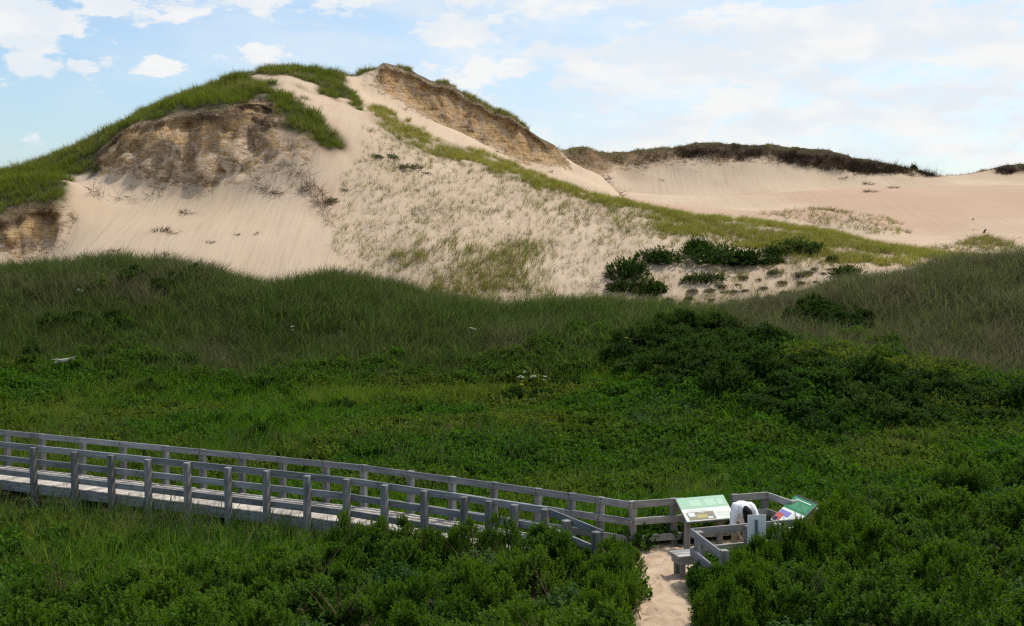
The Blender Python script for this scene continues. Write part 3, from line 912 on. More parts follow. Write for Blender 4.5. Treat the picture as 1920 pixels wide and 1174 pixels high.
tn = np.where(px > 1350, np.clip(tn + .50, 0, 1), tn)
scatter('foredune_grass', 'dull olive beach grass covering the low foredune behind the wet hollow', 'grass', np.c_[X, Y, Z], T_FORE, rng.uniform(.45, 1.1, len(X)) * (.75 + .5 * fbm(X * .6, Y * .6, seed=95)), np.clip(tn + rng.normal(0, .22, len(tn)), 0, 1), None, 1)

X, Y, U = cand(26000, -30, 32, 49, 62, 21)
cY = np.interp(X, [p[0] for p in cps(crestL + crestR)], [p[1] for p in cps(crestL + crestR)])
Z = near.z(X, Y); px, py = project(X, Y, Z)
ok = inview(px) & (Y > cY - .3) & (Y < cY + 1.6) & (U < .5 * sstep(fbm(X * .6, Y * .6, seed=96), .34, .56))
scatter('crest_grass', 'grass fringe with sunlight painted in as yellow green on the crest of the foredune', 'grass', np.c_[X, Y, Z][ok], T_CREST, rng.uniform(.4, .8, ok.sum()), rng.uniform(0, .7, ok.sum()), None, 21)

# ---- lush grass of the hollow
X, Y, U = cand(34000, -26, 26, 19, 47, 2)
Z = near.z(X, Y); px, py = project(X, Y, Z)
lower = np.interp(px, [-200, 0, 300, 600, 900, 1150, 1400, 1650, 1920, 2100], [690, 690, 715, 740, 738, 700, 655, 690, 735, 760])
patch = fbm(X * .28, Y * .28, seed=101, octaves=3)
near_walk = np.abs((X - B_near[0]) * n1[0] + (Y - B_near[1]) * n1[1] - .6)
pm = sstep(patch, .46, .60)
pm = np.maximum(pm, sstep(near_walk, 6.0, 2.0) * (X < 2.5))
pm = np.where(X > 5.5, pm * .35, pm)
gap_ = -((X - B_near[0]) * n1[0] + (Y - B_near[1]) * n1[1])
ok0 = inview(px) & ~((gap_ > -.2) & (gap_ < .9) & (X < -6.5)) & (py > lower - 12) & clear_of_deck(X, Y) & ~inpoly(X, Y, PATH) & ~inpoly(X, Y, THICK_L) & ~inpoly(X, Y, THICK_R)
ok = ok0 & ~inpoly(px, py, MIDPIX) & (U < pm * .8 + .03)
gX, gY, gZ = X[ok], Y[ok], Z[ok]
scatter('marsh_grass', 'bright green grass filling the wet hollow around the boardwalk', 'grass', np.c_[gX, gY, gZ], T_MARSH, rng.uniform(.55, 1.05, len(gX)), np.clip(3.0 * (fbm(gX * .3, gY * .3, seed=103) - .44), 0, 1) * .9, None, 2)
ok = ok0 & (U > pm * .8) & (U < .93)
lX, lY, lZ = X[ok], Y[ok], Z[ok]
keep = rng.uniform(0, 1, len(lX)) < .8
lX, lY, lZ = lX[keep], lY[keep], lZ[keep]
scatter('low_ground_cover', 'dark green low leafy ground cover of the wet hollow', 'ground cover', np.c_[lX, lY, lZ], T_LOW, rng.uniform(.7, 1.45, len(lX)), np.clip(3.2 * (fbm(lX * .3, lY * .3, seed=104) - .44), 0, 1) * .9, np.c_[rng.normal(0, .12, len(lX)), rng.normal(0, .12, len(lX)), rng.uniform(0, 6.28, len(lX))], 3)

X, Y, U = cand(26000, -28, 28, 40, 58, 22)
Z = near.z(X, Y); px, py = project(X, Y, Z)
low2 = np.interp(px, [-200, 0, 300, 600, 900, 1150, 1400, 1650, 1920, 2100], [690, 690, 715, 740, 738, 700, 655, 690, 735, 760])
sc_ = fbm(X * .30, Y * .30, seed=105, octaves=4, rough=.6)
ok = inview(px) & (py < low2) & ~inpoly(px, py, MIDPIX) & (U < .50 * sstep(sc_ - .30 * sstep(low2 - py, 0, 110) - .10 * (px > 1400), .42, .58))
q = int(ok.sum())
scatter('foredune_scrub', 'dark green low scrub spreading between the foredune grass', 'scrub', np.c_[X, Y, Z][ok], T_LOW, rng.uniform(.8, 1.5, q), rng.uniform(0, .5, q), np.c_[rng.normal(0, .12, q), rng.normal(0, .12, q), rng.uniform(0, 6.28, q)], 22)

# ---- reeds along the near side of the walk and in the hollow
X, Y, U = cand(5200, -16, 6, 18.5, 36, 4)
Z = near.z(X, Y); px, py = project(X, Y, Z)
dist = -((X - B_near[0]) * n1[0] + (Y - B_near[1]) * n1[1])
rp = np.where((dist > .1) & (dist < 2.6) & (X < -3.6), .75 * sstep(dist, 3.0, .6), 0)
rp = np.maximum(rp, .30 * ((dist < -1.5) & (fbm(X * .4, Y * .4, seed=111) > .56)))
ok = inview(px) & clear_of_deck(X, Y) & (U < rp) & ~inpoly(X, Y, THICK_L)
scatter('reeds', 'tall thin green reeds growing beside the boardwalk', 'reeds', np.c_[X, Y, Z][ok], T_REED, rng.uniform(.6, 1.05, ok.sum()), np.clip(rng.uniform(-.3, .7, ok.sum()), 0, 1), None, 5)

# ---- a bluish patch and a straw-coloured patch
for nm, lab, T, poly, cnt, sd_, sc in (('bluish_grass', 'pale blue green grass patch in front of the dark thicket', T_BLUE, [(1170, 800), (1190, 765), (1270, 755), (1310, 790), (1270, 815)], 70, 6, .75),
                                       ('straw_grass', 'straw coloured dead grass patch beside the thicket', T_STRAW, [(1570, 845), (1620, 815), (1700, 812), (1760, 800), (1790, 825), (1680, 860)], 240, 7, .8)):
    X, Y, U = cand(40000, 2, 22, 26, 42, sd_)
    Z = near.z(X, Y); px, py = project(X, Y, Z)
    ok = np.where(inpoly(px, py - 12, poly))[0][:cnt]
    scatter(nm, lab, 'grass', np.c_[X, Y, Z + .12][ok], T, rng.uniform(.7, 1.1, len(ok)) * sc, rng.uniform(0, .6, len(ok)), None, sd_)

# ---- grass on the main dune
def on_main(X, Y):
    return np.c_[X + main.samp(disp[..., 0], X, Y), Y + main.samp(disp[..., 1], X, Y), main.z(X, Y) + main.samp(disp[..., 2], X, Y)]


X, Y, U = cand(90000, -55, 20, 66, 112, 8)
Z = main.z(X, Y); px, py = project(X, Y, Z)
ok = inview(px) & (U < main.samp(soil_m, X, Y) * (main.samp(cliff_m, X, Y) < .35)) & ((Y < 104) | (main.samp(slope, X, Y) < .8))
so = main.samp(soil_m, X, Y)
ok &= so > .55
ok &= ~((px > 690) & (Y > 97))
pn = fbm(X * .45, Y * .45, seed=122, octaves=4, rough=.6)
ok &= U < (.66 * sstep(pn + .55 * (so - .85), .34, .54))
P = on_main(X[ok], Y[ok])
tn = np.clip(1.8 * (fbm(P[:, 0] * .3, P[:, 1] * .3, seed=121) - .42), 0, 1) * .7
scatter('dune_top_grass', 'green beach grass over the top and left flank of the big dune', 'grass', P, T_DUNE, rng.uniform(.55, 1.1, len(P)) * (.7 + .6 * fbm(P[:, 0] * .7, P[:, 1] * .7, seed=123)), tn, None, 8)

# ridge strip and rim grass
X, Y, U = cand(60000, -12, 40, 68, 95, 9)
Z = main.z(X, Y); px, py = project(X, Y, Z)
jx3 = px + (fbm(X * .7, Y * .7, seed=131) - .5) * 40; jy3 = py + (fbm(X * .7, Y * .7, seed=132) - .5) * 26
rgn = fbm(X * .55, Y * .55, seed=133, octaves=4, rough=.6)
ok = inpoly(jx3, jy3, RIDGE_STRIP) & (U < .50 * sstep(rgn, .30, .54)) & (Y < 92)
ok |= inpoly(px, jy3, [(1150, 385), (1400, 415), (1700, 462), (1900, 480), (1900, 510), (1650, 515), (1450, 470), (1280, 445), (1150, 415)]) & (U < .42 * sstep(rgn, .34, .60)) & (Y < 84)
P = on_main(X[ok], Y[ok])
scatter('ridge_grass', 'yellow green grass strip along the low ridge of the big dune', 'grass', P, T_RIDGE, rng.uniform(.6, 1.0, len(P)), np.clip(rng.uniform(0, .9, len(P)), 0, 1), None, 9)

# sparse tufts on the open flank
FLANK = [(628, 330), (660, 290), (700, 235), (900, 320), (1130, 380), (1400, 425), (1700, 475), (1600, 520), (1420, 590), (1250, 600), (1000, 600), (680, 590), (640, 470)]
DENSE1 = [(735, 462), (860, 445), (1000, 455), (1045, 570), (900, 580), (750, 570)]
DENSE2 = [(1040, 372), (1200, 395), (1420, 430), (1700, 478), (1560, 505), (1300, 455), (1180, 440)]
X, Y, U = cand(60000, -14, 34, 61, 88, 10)
Z = main.z(X, Y); px, py = project(X, Y, Z)
dn = .10 + .22 * sstep(fbm(X * .5, Y * .5, seed=141), .42, .66)
dn = np.where(inpoly(px + (fbm(X, Y, seed=142) - .5) * 50, py, DENSE1), .16 + .7 * sstep(fbm(X * .7, Y * .7, seed=143), .45, .62), dn)
dn = np.where(inpoly(px, py + (fbm(X, Y, seed=144) - .5) * 30, DENSE2), .45 + .35 * sstep(fbm(X * .6, Y * .6, seed=145), .4, .6), dn)
dn = np.where(py > 556, np.maximum(dn, .35), dn)
ok = inpoly(px + (fbm(X * .45, Y * .45, seed=146, octaves=4, rough=.6) - .5) * 150, py, FLANK) & (U < dn * .62)
P = on_main(X[ok], Y[ok])
scatter('sparse_dune_grass', 'thin scattered grass tufts over the sandy flank of the dune', 'grass', P, T_SPARSE, rng.uniform(.45, 1.05, len(P)) * (1 + .35 * inpoly(px[ok], py[ok], DENSE1)), rng.uniform(0, 1, len(P)) ** .7, None, 10)
# dark dead bits between them
X, Y, U = cand(30000, -14, 30, 62, 88, 11)
Z = main.z(X, Y); px, py = project(X, Y, Z)
dn = .10 + .30 * sstep(fbm(X * .8, Y * .8, seed=151), .5, .65)
ok = inpoly(px + (fbm(X * .45, Y * .45, seed=146, octaves=4, rough=.6) - .5) * 150, py, FLANK) & (U < dn * .55)
P = on_main(X[ok], Y[ok])
scatter('dead_plant_bits', 'small dark dead plant bits strewn over the sandy flank', 'plant debris', P, T_ROOT, rng.uniform(.25, .6, len(P)), rng.uniform(0, 1, len(P)), np.c_[rng.normal(0, .7, len(P)), rng.normal(0, .7, len(P)), rng.uniform(0, 6.28, len(P))], 11)

# roots and dead turf hanging in the scarps
X, Y, U = cand(60000, -50, 30, 64, 110, 12)
Z = main.z(X, Y); px, py = project(X, Y, Z)
cm = main.samp(cliff_m, X, Y)
rn = fbm(X * .6, Y * .6, Z * .8, seed=161)
DEBRIS = [(150, 360), (240, 345), (420, 335), (560, 305), (600, 350), (640, 420), (600, 405), (560, 350), (480, 350), (400, 355), (330, 362), (260, 385), (180, 372)]
ok = (inview(px) & (cm > .35) & (U < .36 * sstep(rn, .44, .62) + .05)) | (inpoly(px, py, [(538, 318), (570, 322), (600, 352), (628, 405), (602, 412), (566, 362)]) & (U < .85) & (Y < 82)) | (inpoly(px, py, [(440, 338), (500, 345), (535, 358), (520, 372), (470, 356)]) & (U < .5) & (Y < 80)) | (inpoly(px, py, DEBRIS) & (U < .30) & (rn > .45) & (Y < 82)) | (inpoly(px, py, [(150, 400), (160, 430), (100, 490), (0, 520), (0, 495), (80, 470)]) & (U < .3) & (Y < 74))
P = on_main(X[ok], Y[ok])
q = len(P)
scatter('hanging_roots', 'brown roots and dead turf hanging from the eroded scarps', 'roots', P, T_ROOT + T_STRAW[:2], rng.uniform(.4, 1.1, q), rng.uniform(0, 1, q), np.c_[rng.uniform(1.2, 2.3, q), rng.normal(0, .4, q), rng.normal(0, .5, q)], 12)
sb = blur(soil_m, 14)
X, Y, U = cand(40000, -50, 30, 66, 110, 17)
Z = main.z(X, Y); px, py = project(X, Y, Z)
ok = inview(px) & (main.samp(sb, X, Y) > .14) & (main.samp(cliff_m, X, Y) > .22) & (U < .40 * sstep(fbm(X * .5, Y * .5, seed=162), .38, .6)) & (Y < 106)
P = on_main(X[ok], Y[ok]); q = len(P)
scatter('hanging_turf', 'dead straw and dark turf hanging over the rims of the scarps', 'turf', P, T_STRAW + T_ROOT, rng.uniform(.4, .9, q), rng.uniform(0, 1, q), np.c_[rng.uniform(1.0, 2.2, q), rng.normal(0, .4, q), rng.normal(0, .5, q)], 17)
# tufts on the rim of the headwall against the sky
cp = cps(sky_main)
rx = rng.uniform(cp[10][0], cp[18][0], 1500)
ry = np.interp(rx, [p[0] for p in cp], [p[1] for p in cp]) + np.abs(rng.normal(0, 1.6, 1500)) + .1
keep = fbm(rx * .9, ry * .2, seed=171) > .46
P = on_main(rx[keep], ry[keep])
scatter('rim_grass', 'short dark grass along the rim of the high scarp against the sky', 'grass', P, T_DUNE, rng.uniform(.3, .8, len(P)), rng.uniform(.2, 1, len(P)), None, 13)

# ---- far dune: dark turf edge and rim grass, hummock tufts
def on_far(X, Y):
    return np.c_[X + far.samp(fdisp[..., 0], X, Y), Y + far.samp(fdisp[..., 1], X, Y), far.z(X, Y) + far.samp(fdisp[..., 2], X, Y)]


X, Y, U = cand(36000, 4, 74, 138, 156, 14)
fdk = far.samp(blur(fd.astype(float), 1), X, Y)
crF = np.interp(X, [p[0] for p in cps(sky_far)], [p[1] for p in cps(sky_far)])
ok = (Y < crF - .15) & (U < fdk * np.where(project(X, Y, far.z(X, Y))[0] < 1240, .25, .75) * (.45 + 1.1 * sstep(fbm(X * .4, Y * .4, far.z(X, Y) * .5, seed=181), .38, .6)))
P = on_far(X[ok], Y[ok]); q = len(P)
scatter('dark_turf_edge', 'dark dead turf and roots draped along the far dune edge', 'turf', P, T_DK, rng.uniform(.4, .95, q), rng.uniform(0, 1, q) * .7, np.c_[rng.uniform(1.3, 2.4, q), rng.normal(0, .5, q), rng.normal(0, .8, q)], 14)
cf = cps(sky_far)
rx = rng.uniform(cf[1][0], cf[-2][0], 2600)
ry = np.interp(rx, [p[0] for p in cf], [p[1] for p in cf]) + np.abs(rng.normal(0, 1.8, 2600))
rpx, _ = project(rx, ry, far.z(rx, ry))
kp = np.where((rpx > 1040) & (rpx < 1320), .55, np.where((rpx > 1755) & (rpx < 1835), .12, .4))
keep = rng.uniform(0, 1, 2600) < kp
P = on_far(rx[keep], ry[keep])
scatter('far_rim_grass', 'short grass fringe along the skyline of the far dune', 'grass', P, T_DUNE[:3] + T_STRAW[:1] + T_ROOT[:1], rng.uniform(.3, .7, len(P)), rng.uniform(0, .9, len(P)), None, 15)
X, Y, U = cand(9000, 18, 46, 86, 112, 16)
Z = far.z(X, Y); px, py = project(X, Y, Z)
hm = inpoly(px, py, HUMMOCK) & (U < .32)
hm |= inpoly(px, py, [(1800, 462), (1815, 450), (1850, 444), (1900, 456), (1905, 468), (1850, 468)]) & (U < .9)
hm |= inpoly(px, py, [(1715, 470), (1800, 455), (1960, 468), (1960, 478)]) & (U < .35)
P = on_far(X[hm], Y[hm])
scatter('hummock_grass', 'thin grass on the low sandy hummock below the far dune', 'grass', P, T_SPARSE + T_ROOT[:1], rng.uniform(.6, 1.2, len(P)), rng.uniform(.2, 1, len(P)), None, 16)

# ------------------------------------------------------------------ shrubs (each one an object)
BAY = []
for i in range(5):
    P, D = sprays(26, 24, .72, 1.2, .19, 400 + i)
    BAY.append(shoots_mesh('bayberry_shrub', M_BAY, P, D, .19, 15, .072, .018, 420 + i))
ROSE = []
for i in range(2):
    P, D = dome(260, .70, 1.10, 440 + i, 3, .5)
    ROSE.append(shoots_mesh('rose_shrub', M_ROSE, P, D, .20, 9, .10, .036, 450 + i, .5, .25))
THK = []
for i in range(4):
    P, D = sprays(26, 20, .85, 1.2, .22, 460 + i)
    THK.append(shoots_mesh('thicket_shrub', M_THICK, P, D, .20, 11, .095, .026, 470 + i))
DBUSH = []
for i in range(3):
    P, D = dome(620, 1.0, 1.0, 480 + i, 5, .4)
    DBUSH.append(shoots_mesh('dune_bush', M_THICK, P, D, .13, 9, .085, .028, 490 + i))


def shrub(name, me, x, y, z, s, sz, label, cat, group=None):
    o = link(name, me, None, None, (x, y, z), (random.uniform(-.06, .06), random.uniform(-.06, .06), random.uniform(0, 6.28)))
    o.scale = (s, s, sz)
    tag(o, label, cat, group)
    return o


def poisson(poly, rad, seed, test=None):
    r = np.random.default_rng(seed)
    xs = [p[0] for p in poly]; ys = [p[1] for p in poly]
    pts = []
    for _ in range(9000):
        p = (r.uniform(min(xs), max(xs)), r.uniform(min(ys), max(ys)))
        if not inpoly(np.array([p[0]]), np.array([p[1]]), poly)[0]: continue
        if test is not None and not test(*p): continue
        if all((p[0] - q[0]) ** 2 + (p[1] - q[1]) ** 2 > rad * rad for q in pts): pts.append(p)
    return pts


def seen(x, y):
    z = float(near.z(x, y)) + .9
    px, py = project(np.array([x]), np.array([y]), np.array([z]))
    return -70 < px[0] < 1990 and py[0] < 1225


LBL_L = 'dense green bayberry shrub in the thicket between sand path and boardwalk'
LBL_R = 'dense green bayberry shrub in the thicket beside the wooden viewing platform'
EDGE_PATH = np.array([(2.0, y) for y in np.arange(13, 20, .4)]); EDGE_PATH_R = np.array([(3.1, y) for y in np.arange(13, 20, .4)])


def thicket_words(x, y, left):
    if left:
        if x > .7: return 'at the left edge of the sand path', 'left path edge shrubs'
        if y > 20.6 + .0 * x: return 'directly below the near fence of the boardwalk', 'shrubs below the boardwalk fence'
        if y > 17.2: return 'in the middle of the thicket left of the path', 'middle shrubs left of the path'
        return 'in the front of the thicket left of the path', 'front shrubs left of the path'
    if x < 4.3 and y < 19: return 'at the right edge of the sand path', 'right path edge shrubs'
    if x < 6.6 and y > 18.6: return 'against the platform fence and white sign', 'shrubs against the platform fence'
    if y > 23: return 'in the tall thicket behind the second information panel', 'shrubs behind the second panel'
    if y > 17.5: return 'in the middle of the thicket right of the path', 'middle shrubs right of the path'
    return 'in the front of the thicket right of the path', 'front shrubs right of the path'


for poly, sd_ in ((THICK_L, 501), (THICK_R, 502)):
    pts = [(x, y, None) for x, y in poisson(poly, .95 if sd_ == 501 else 1.0, sd_, seen)]
    if sd_ == 502:
        pts += [(3.05, 16.5, 1.0), (3.12, 17.2, 1.0), (3.24, 17.9, .95), (6.7, 22.9, 1.1), (3.5, 17.5, 1.0), (3.65, 18.0, 1.0), (5.45, 20.6, 1.22), (5.85, 21.3, 1.2), (4.65, 20.0, 1.05), (6.3, 22.1, 1.15), (4.1, 19.55, 1.05), (3.8, 19.1, 1.02), (5.05, 20.2, 1.12), (3.55, 18.7, .92), (3.85, 18.5, 1.0)]
    else:
        pts += [(x_, y_, h_) for x_, y_, h_ in ((1.28, 16.6, 1.0), (1.36, 17.4, 1.0), (1.5, 18.2, 1.0), (1.62, 19.0, .98), (1.74, 19.8, .92), (1.86, 20.35, .8))] + [(.9, 20.1, .95), (1.3, 20.8, .78), (.5, 20.6, .9)] + [(x_, float(B_near[1] + (x_ - B_near[0]) * d2[1] / d2[0]) - .95, 1.02) for x_ in np.arange(-3.3, .3, .62)]
    for k, (x, y, hh) in enumerate(pts):
        z = float(near.z(x, y)) - .05
        s = random.uniform(.85, 1.2)
        tall = random.uniform(.72, 1.16)
        if sd_ == 501 and y > 19.6: tall = random.uniform(.78, .95)
        if sd_ == 502 and y < 20.2 and x < 6: tall *= .93
        s *= .80; tall *= .84
        if hh: tall, s = hh * .80, .56
        w_, g_ = thicket_words(x, y, sd_ == 501)
        if k % 8 == 3 and not hh:
            shrub('rose_shrub', ROSE[k % 2], x, y, z, s, tall * 1.02, 'broad-leaved wild rose ' + w_, 'shrub', 'wild roses, ' + g_)
        else:
            shrub('bayberry_shrub', BAY[k % 5], x, y, z, s, tall, 'dense green bayberry shrub ' + w_, 'shrub', g_)

M_TWIG = flat_mat('bare_twig', (.20, .165, .13), .9, .1)
TWIG = [blades('bare_twigs', M_ROOT, 16, .55, .4, .22, .006, .5, .3, 700 + i, (.05, 0)) for i in range(3)]
for k, (x, y) in enumerate(poisson(THICK_L, 2.3, 511, seen) + poisson(THICK_R, 2.6, 512, seen)):
    o = link('bare_twigs', TWIG[k % 3], None, None, (x, y, float(near.z(x, y)) + .62), (0, 0, random.uniform(0, 6)))
    tag(o, 'bare grey twigs poking out of the thicket ' + ('left' if x < 2.5 else 'right') + ' of the sand path', 'twigs', 'bare twigs ' + ('left' if x < 2.5 else 'right') + ' of the path')

# mid-distance thicket on the slope behind the hollow
X, Y, U = cand(26000, 2, 24, 32, 50, 503)
Z = near.z(X, Y); px, py = project(X, Y, Z)
okm = inpoly(px, py, MIDPIX) & inview(px, 60)
pts = []
for x, y, z in zip(X[okm], Y[okm], Z[okm]):
    if all((x - q[0]) ** 2 + (y - q[1]) ** 2 > 1.15 ** 2 for q in pts): pts.append((x, y, z))
for k, (x, y, z) in enumerate(pts):
    shrub('thicket_shrub', THK[k % 4], x, y, z - .08, random.uniform(.9, 1.2), random.uniform(.55, .95), *(('dark green shrub in the high part of the long thicket under the foredune crest', 'shrub', 'shrubs of the high thicket') if y > 40 and x < 10 else ('dark green shrub in the low part of the long thicket beside the straw patch', 'shrub', 'shrubs of the low thicket')))
# the lone clump in the grass of the right foredune
for k, (qx, qy) in enumerate([(1490, 612), (1515, 622), (1545, 628), (1580, 628), (1612, 626), (1500, 598), (1535, 602), (1570, 606), (1605, 612), (1520, 585), (1555, 588)]):
    Yr = np.linspace(40, 58, 400); xr = (qx - 960) / F * Yr
    pr = project(xr, Yr, near.z(xr, Yr))
    j = int(np.argmin(np.abs(pr[1] - qy)))
    shrub('foredune_shrub', THK[k % 4], float(xr[j]), float(Yr[j]), float(near.z(xr[j], Yr[j])) - .1, random.uniform(.6, .8), random.uniform(.45, .7), 'dark shrub of the round clump set in the grass of the foredune slope', 'shrub', 'shrubs of the round clump on the foredune slope')
for k, (qx, qy) in enumerate([(305, 545), (335, 530), (365, 520), (240, 530), (262, 520)]):
    Yr = np.linspace(45, 56, 300); xr = (qx - 960) / F * Yr
    pr = project(xr, Yr, near.z(xr, Yr))
    j = int(np.argmin(np.abs(pr[1] - qy)))
    shrub('crest_shrub', THK[k % 4], float(xr[j]), float(Yr[j]), float(near.z(xr[j], Yr[j])) - .1, random.uniform(.45, .65), random.uniform(.5, .65), 'dark shrub near the crest of the foredune below the bare slip face', 'shrub', 'dark shrubs near the foredune crest')


def hit_main(qx, qy, y0=61, y1=104):
    Yr = np.linspace(y0, y1, 900); xr = (qx - 960) / F * Yr
    pr = project(xr, Yr, main.z(xr, Yr))
    j = int(np.argmax(pr[1] < qy)) if (pr[1] < qy).any() else int(np.argmin(pr[1]))
    return float(xr[j]), float(Yr[j]), float(main.z(xr[j], Yr[j]))


def hit_far(qx, qy, y0=86, y1=150):
    Yr = np.linspace(y0, y1, 900); xr = (qx - 960) / F * Yr
    pr = project(xr, Yr, far.z(xr, Yr))
    j = int(np.argmax(pr[1] < qy)) if (pr[1] < qy).any() else int(np.argmin(pr[1]))
    return float(xr[j]), float(Yr[j]), float(far.z(xr[j], Yr[j]))


# separate bushes on the open flank: foot pixel, width, height
for k, (qx, qy, w, h, lab) in enumerate([
        (1171, 527, 84, 44, 'round dark green bush at the edge of the bare sand, tallest on the flank'),
        (1237, 496, 80, 34, 'small dark bush standing alone above the round bush on the flank'),
        (1222, 553, 68, 32, 'low dark bush below the round bush, nearest the foredune grass'),
        (1172, 546, 62, 22, 'low yellowish green bush squeezed between the round bush and low bush'),
        (1313, 476, 62, 34, 'dark bush at the upper end of the long bush row'),
        (1350, 500, 118, 42, 'wide dark bush in the middle of the long bush row'),
        (1405, 498, 60, 34, 'rounded bush at the lower end of the long bush row'),
        (1452, 496, 50, 18, 'flat grassy bush below the long bush row'),
        (1502, 476, 104, 30, 'wide dark bush beside the yellow green ridge grass'),
        (1458, 484, 56, 22, 'small bush adjoining the wide bush by the ridge grass'),
        (1562, 492, 30, 15, 'smallest dark bush standing alone in a bare sand patch'),
        (1312, 532, 74, 22, 'low light green bush among the grey heather mounds'),
        (1592, 520, 58, 24, 'dark bush half hidden behind the right foredune grass')]):
    x, y, z = hit_main(qx, qy)
    sc = y / F
    me_ = DBUSH[k % 3]
    o = shrub('dune_bush', me_, x, y + w * sc * .25, z - .06, w * sc * .60, h * sc * 1.2, lab, 'bush', 'bushes on the open dune flank')
x, y, z = hit_far(1713, 312, 140, 152)
shrub('dune_bush', DBUSH[1], x, 150.2, float(far.z(x, 150.2)) - .2, .75, 1.35, 'dark round bush on the skyline of the far dune', 'bush')

# grey heather mounds on the sand between the bushes
HEATH = []
for i in range(3):
    P, D = dome(200, .5, .26, 520 + i, 2, .3)
    HEATH.append(shoots_mesh('heather_mound', M_HEATH, P, D, .07, 7, .06, .015, 530 + i))
X, Y, U = cand(9000, 8, 24, 60, 72, 504)
Z = main.z(X, Y); px, py = project(X, Y, Z)
hz = inpoly(px, py, [(1230, 575), (1290, 545), (1380, 520), (1480, 508), (1600, 500), (1610, 520), (1540, 545), (1440, 575), (1330, 600), (1250, 600)])
pts = []
for x, y, z in zip(X[hz], Y[hz], Z[hz]):
    if all((x - q[0]) ** 2 + (y - q[1]) ** 2 > .72 ** 2 for q in pts): pts.append((x, y, z))
for k, (x, y, z) in enumerate(pts[:90]):
    s = random.uniform(.5, 1.15)
    shrub('heather_mound', HEATH[k % 3], x, y, z - .04, s, s * random.uniform(.7, 1.1), 'low grey green heather mound on the sand below the dune bushes', 'heather', 'heather mounds on the sand below the bushes')

# straggly half-buried bushes higher up
for k, (qx, qy, w, h, lab) in enumerate([(735, 300, 46, 20, 'straggly grey green bush high on the sandy flank'), (765, 318, 60, 18, 'flat straggly bush just below the highest grey green bush'), (700, 296, 40, 12, 'low straggly bush left of the highest grey green bush'), (800, 328, 40, 10, 'creeping dry bush right of the flat straggly bush'),
                                           (622, 384, 36, 22, 'thin dry bush at the edge of the bare slip face'), (640, 362, 26, 14, 'small dry bush just above the thin dry bush')]):
    x, y, z = hit_main(qx, qy); sc = y / F
    shrub('straggly_bush', HEATH[k % 3], x, y + .3, z - .03, w * sc * .85, h * sc * 2.6, lab, 'bush', 'straggly bushes high on the flank')

# ------------------------------------------------------------------ fallen turf clods on the bare sand
CLODS = [blades('turf_clod', M_ROOT, 90, .26, .6, .5, .020, .7, .6, 560 + i, (.1, 0)) for i in range(4)]


def clod(qx, qy, w, hit, label, grp):
    x, y, z = hit(qx, qy)
    s = w / F * y / 1.15
    k = random.randrange(4)
    o = link('turf_clod', CLODS[k], None, None, (x, y, z), (.25, random.uniform(-.2, .2), random.uniform(-.6, .6)))
    o.scale = (s, s * .8, s * random.uniform(.6, .95))
    tag(o, label, 'turf clod', grp)


for qx, qy, w in [(355, 400, 36), (302, 432, 34), (326, 437, 26), (490, 352, 24), (520, 362, 24), (395, 454, 18), (480, 438, 16), (215, 470, 26), (315, 477, 20), (445, 440, 14)]:
    clod(qx, qy, w, hit_main, 'dark fallen turf clod lying on the bare slip face of the big dune', 'turf clods on the slip face')
for qx, qy, w in [(868, 238, 30), (880, 246, 20), (905, 262, 14), (978, 268, 14), (930, 285, 12), (1010, 300, 13), (760, 205, 12), (800, 222, 12), (1030, 322, 13)]:
    clod(qx, qy, w, lambda a, b: hit_main(a, b, 86, 108), 'small turf clod on the bright sand of the blowout', 'turf clods in the blowout')
for qx, qy, w in [(1135, 336, 24), (1122, 345, 28), (1577, 334, 18), (1625, 345, 22), (1670, 353, 24), (1628, 360, 26), (1140, 358, 14), (1240, 338, 10)]:
    clod(qx, qy, w, lambda a, b: hit_far(a, b, 100, 148), 'dark turf clod on the pinkish sand slope of the far dune', 'turf clods on the far dune')
# weathered stumps on the far sand flat
M_STUMP = wood_mat('stump_wood', (.10, .075, .055), (.045, .032, .024), 2)


def stump_mesh(seed, h):
    r = np.random.default_rng(seed); V, Fq = [], []
    k = 9
    rings = [(0, .24), (.12, .17), (.5, .13), (.85, .12), (1.0, .07)]
    for t, rr in rings:
        for j in range(k):
            a = 2 * math.pi * j / k
            q = rr * h * 1.5 * (1 + r.uniform(-.2, .2))
            V.append((q * math.cos(a) + .12 * t * t, q * math.sin(a), h * t + (r.uniform(-.12, .12) * h if t == 1 else 0)))
    for i in range(len(rings) - 1):
        for j in range(k):
            Fq.append((i * k + j, i * k + (j + 1) % k, (i + 1) * k + (j + 1) % k, (i + 1) * k + j))
    Fq.append(tuple((len(rings) - 1) * k + j for j in range(k)))
    return pymesh('stump', V, Fq, True)


for qx, qy, h, lab in [(1843, 437, .42, 'tallest dark weathered stump on the far sand flat'), (1821, 413, .26, 'small dark stump alone on the smooth far sand'), (1822, 432, .16, 'stub of a stump beside the tallest stump'), (1908, 446, .14, 'low stump stub near the grassy patch of the far flat')]:
    x, y, z = hit_far(qx, qy, 88, 140)
    tag(link('stump', stump_mesh(int(qx), h), M_STUMP, None, (x, y, z - .05), (0, .1, 0)), lab, 'stump', 'stumps on the far sand flat')

# ------------------------------------------------------------------ boardwalk
M_RAIL = wood_mat('rail_wood', (.33, .335, .34), (.18, .183, .187), 0)
M_POST = wood_mat('post_wood', (.27, .27, .262), (.125, .125, .122), 2)
M_PLANK = wood_mat('plank_wood', (.52, .47, .41), (.39, .345, .30), 0)
M_PLAT = wood_mat('platform_wood', (.43, .42, .39), (.26, .25, .23), 0)
M_PLATP = wood_mat('platform_post_wood', (.37, .355, .325), (.20, .19, .172), 2)


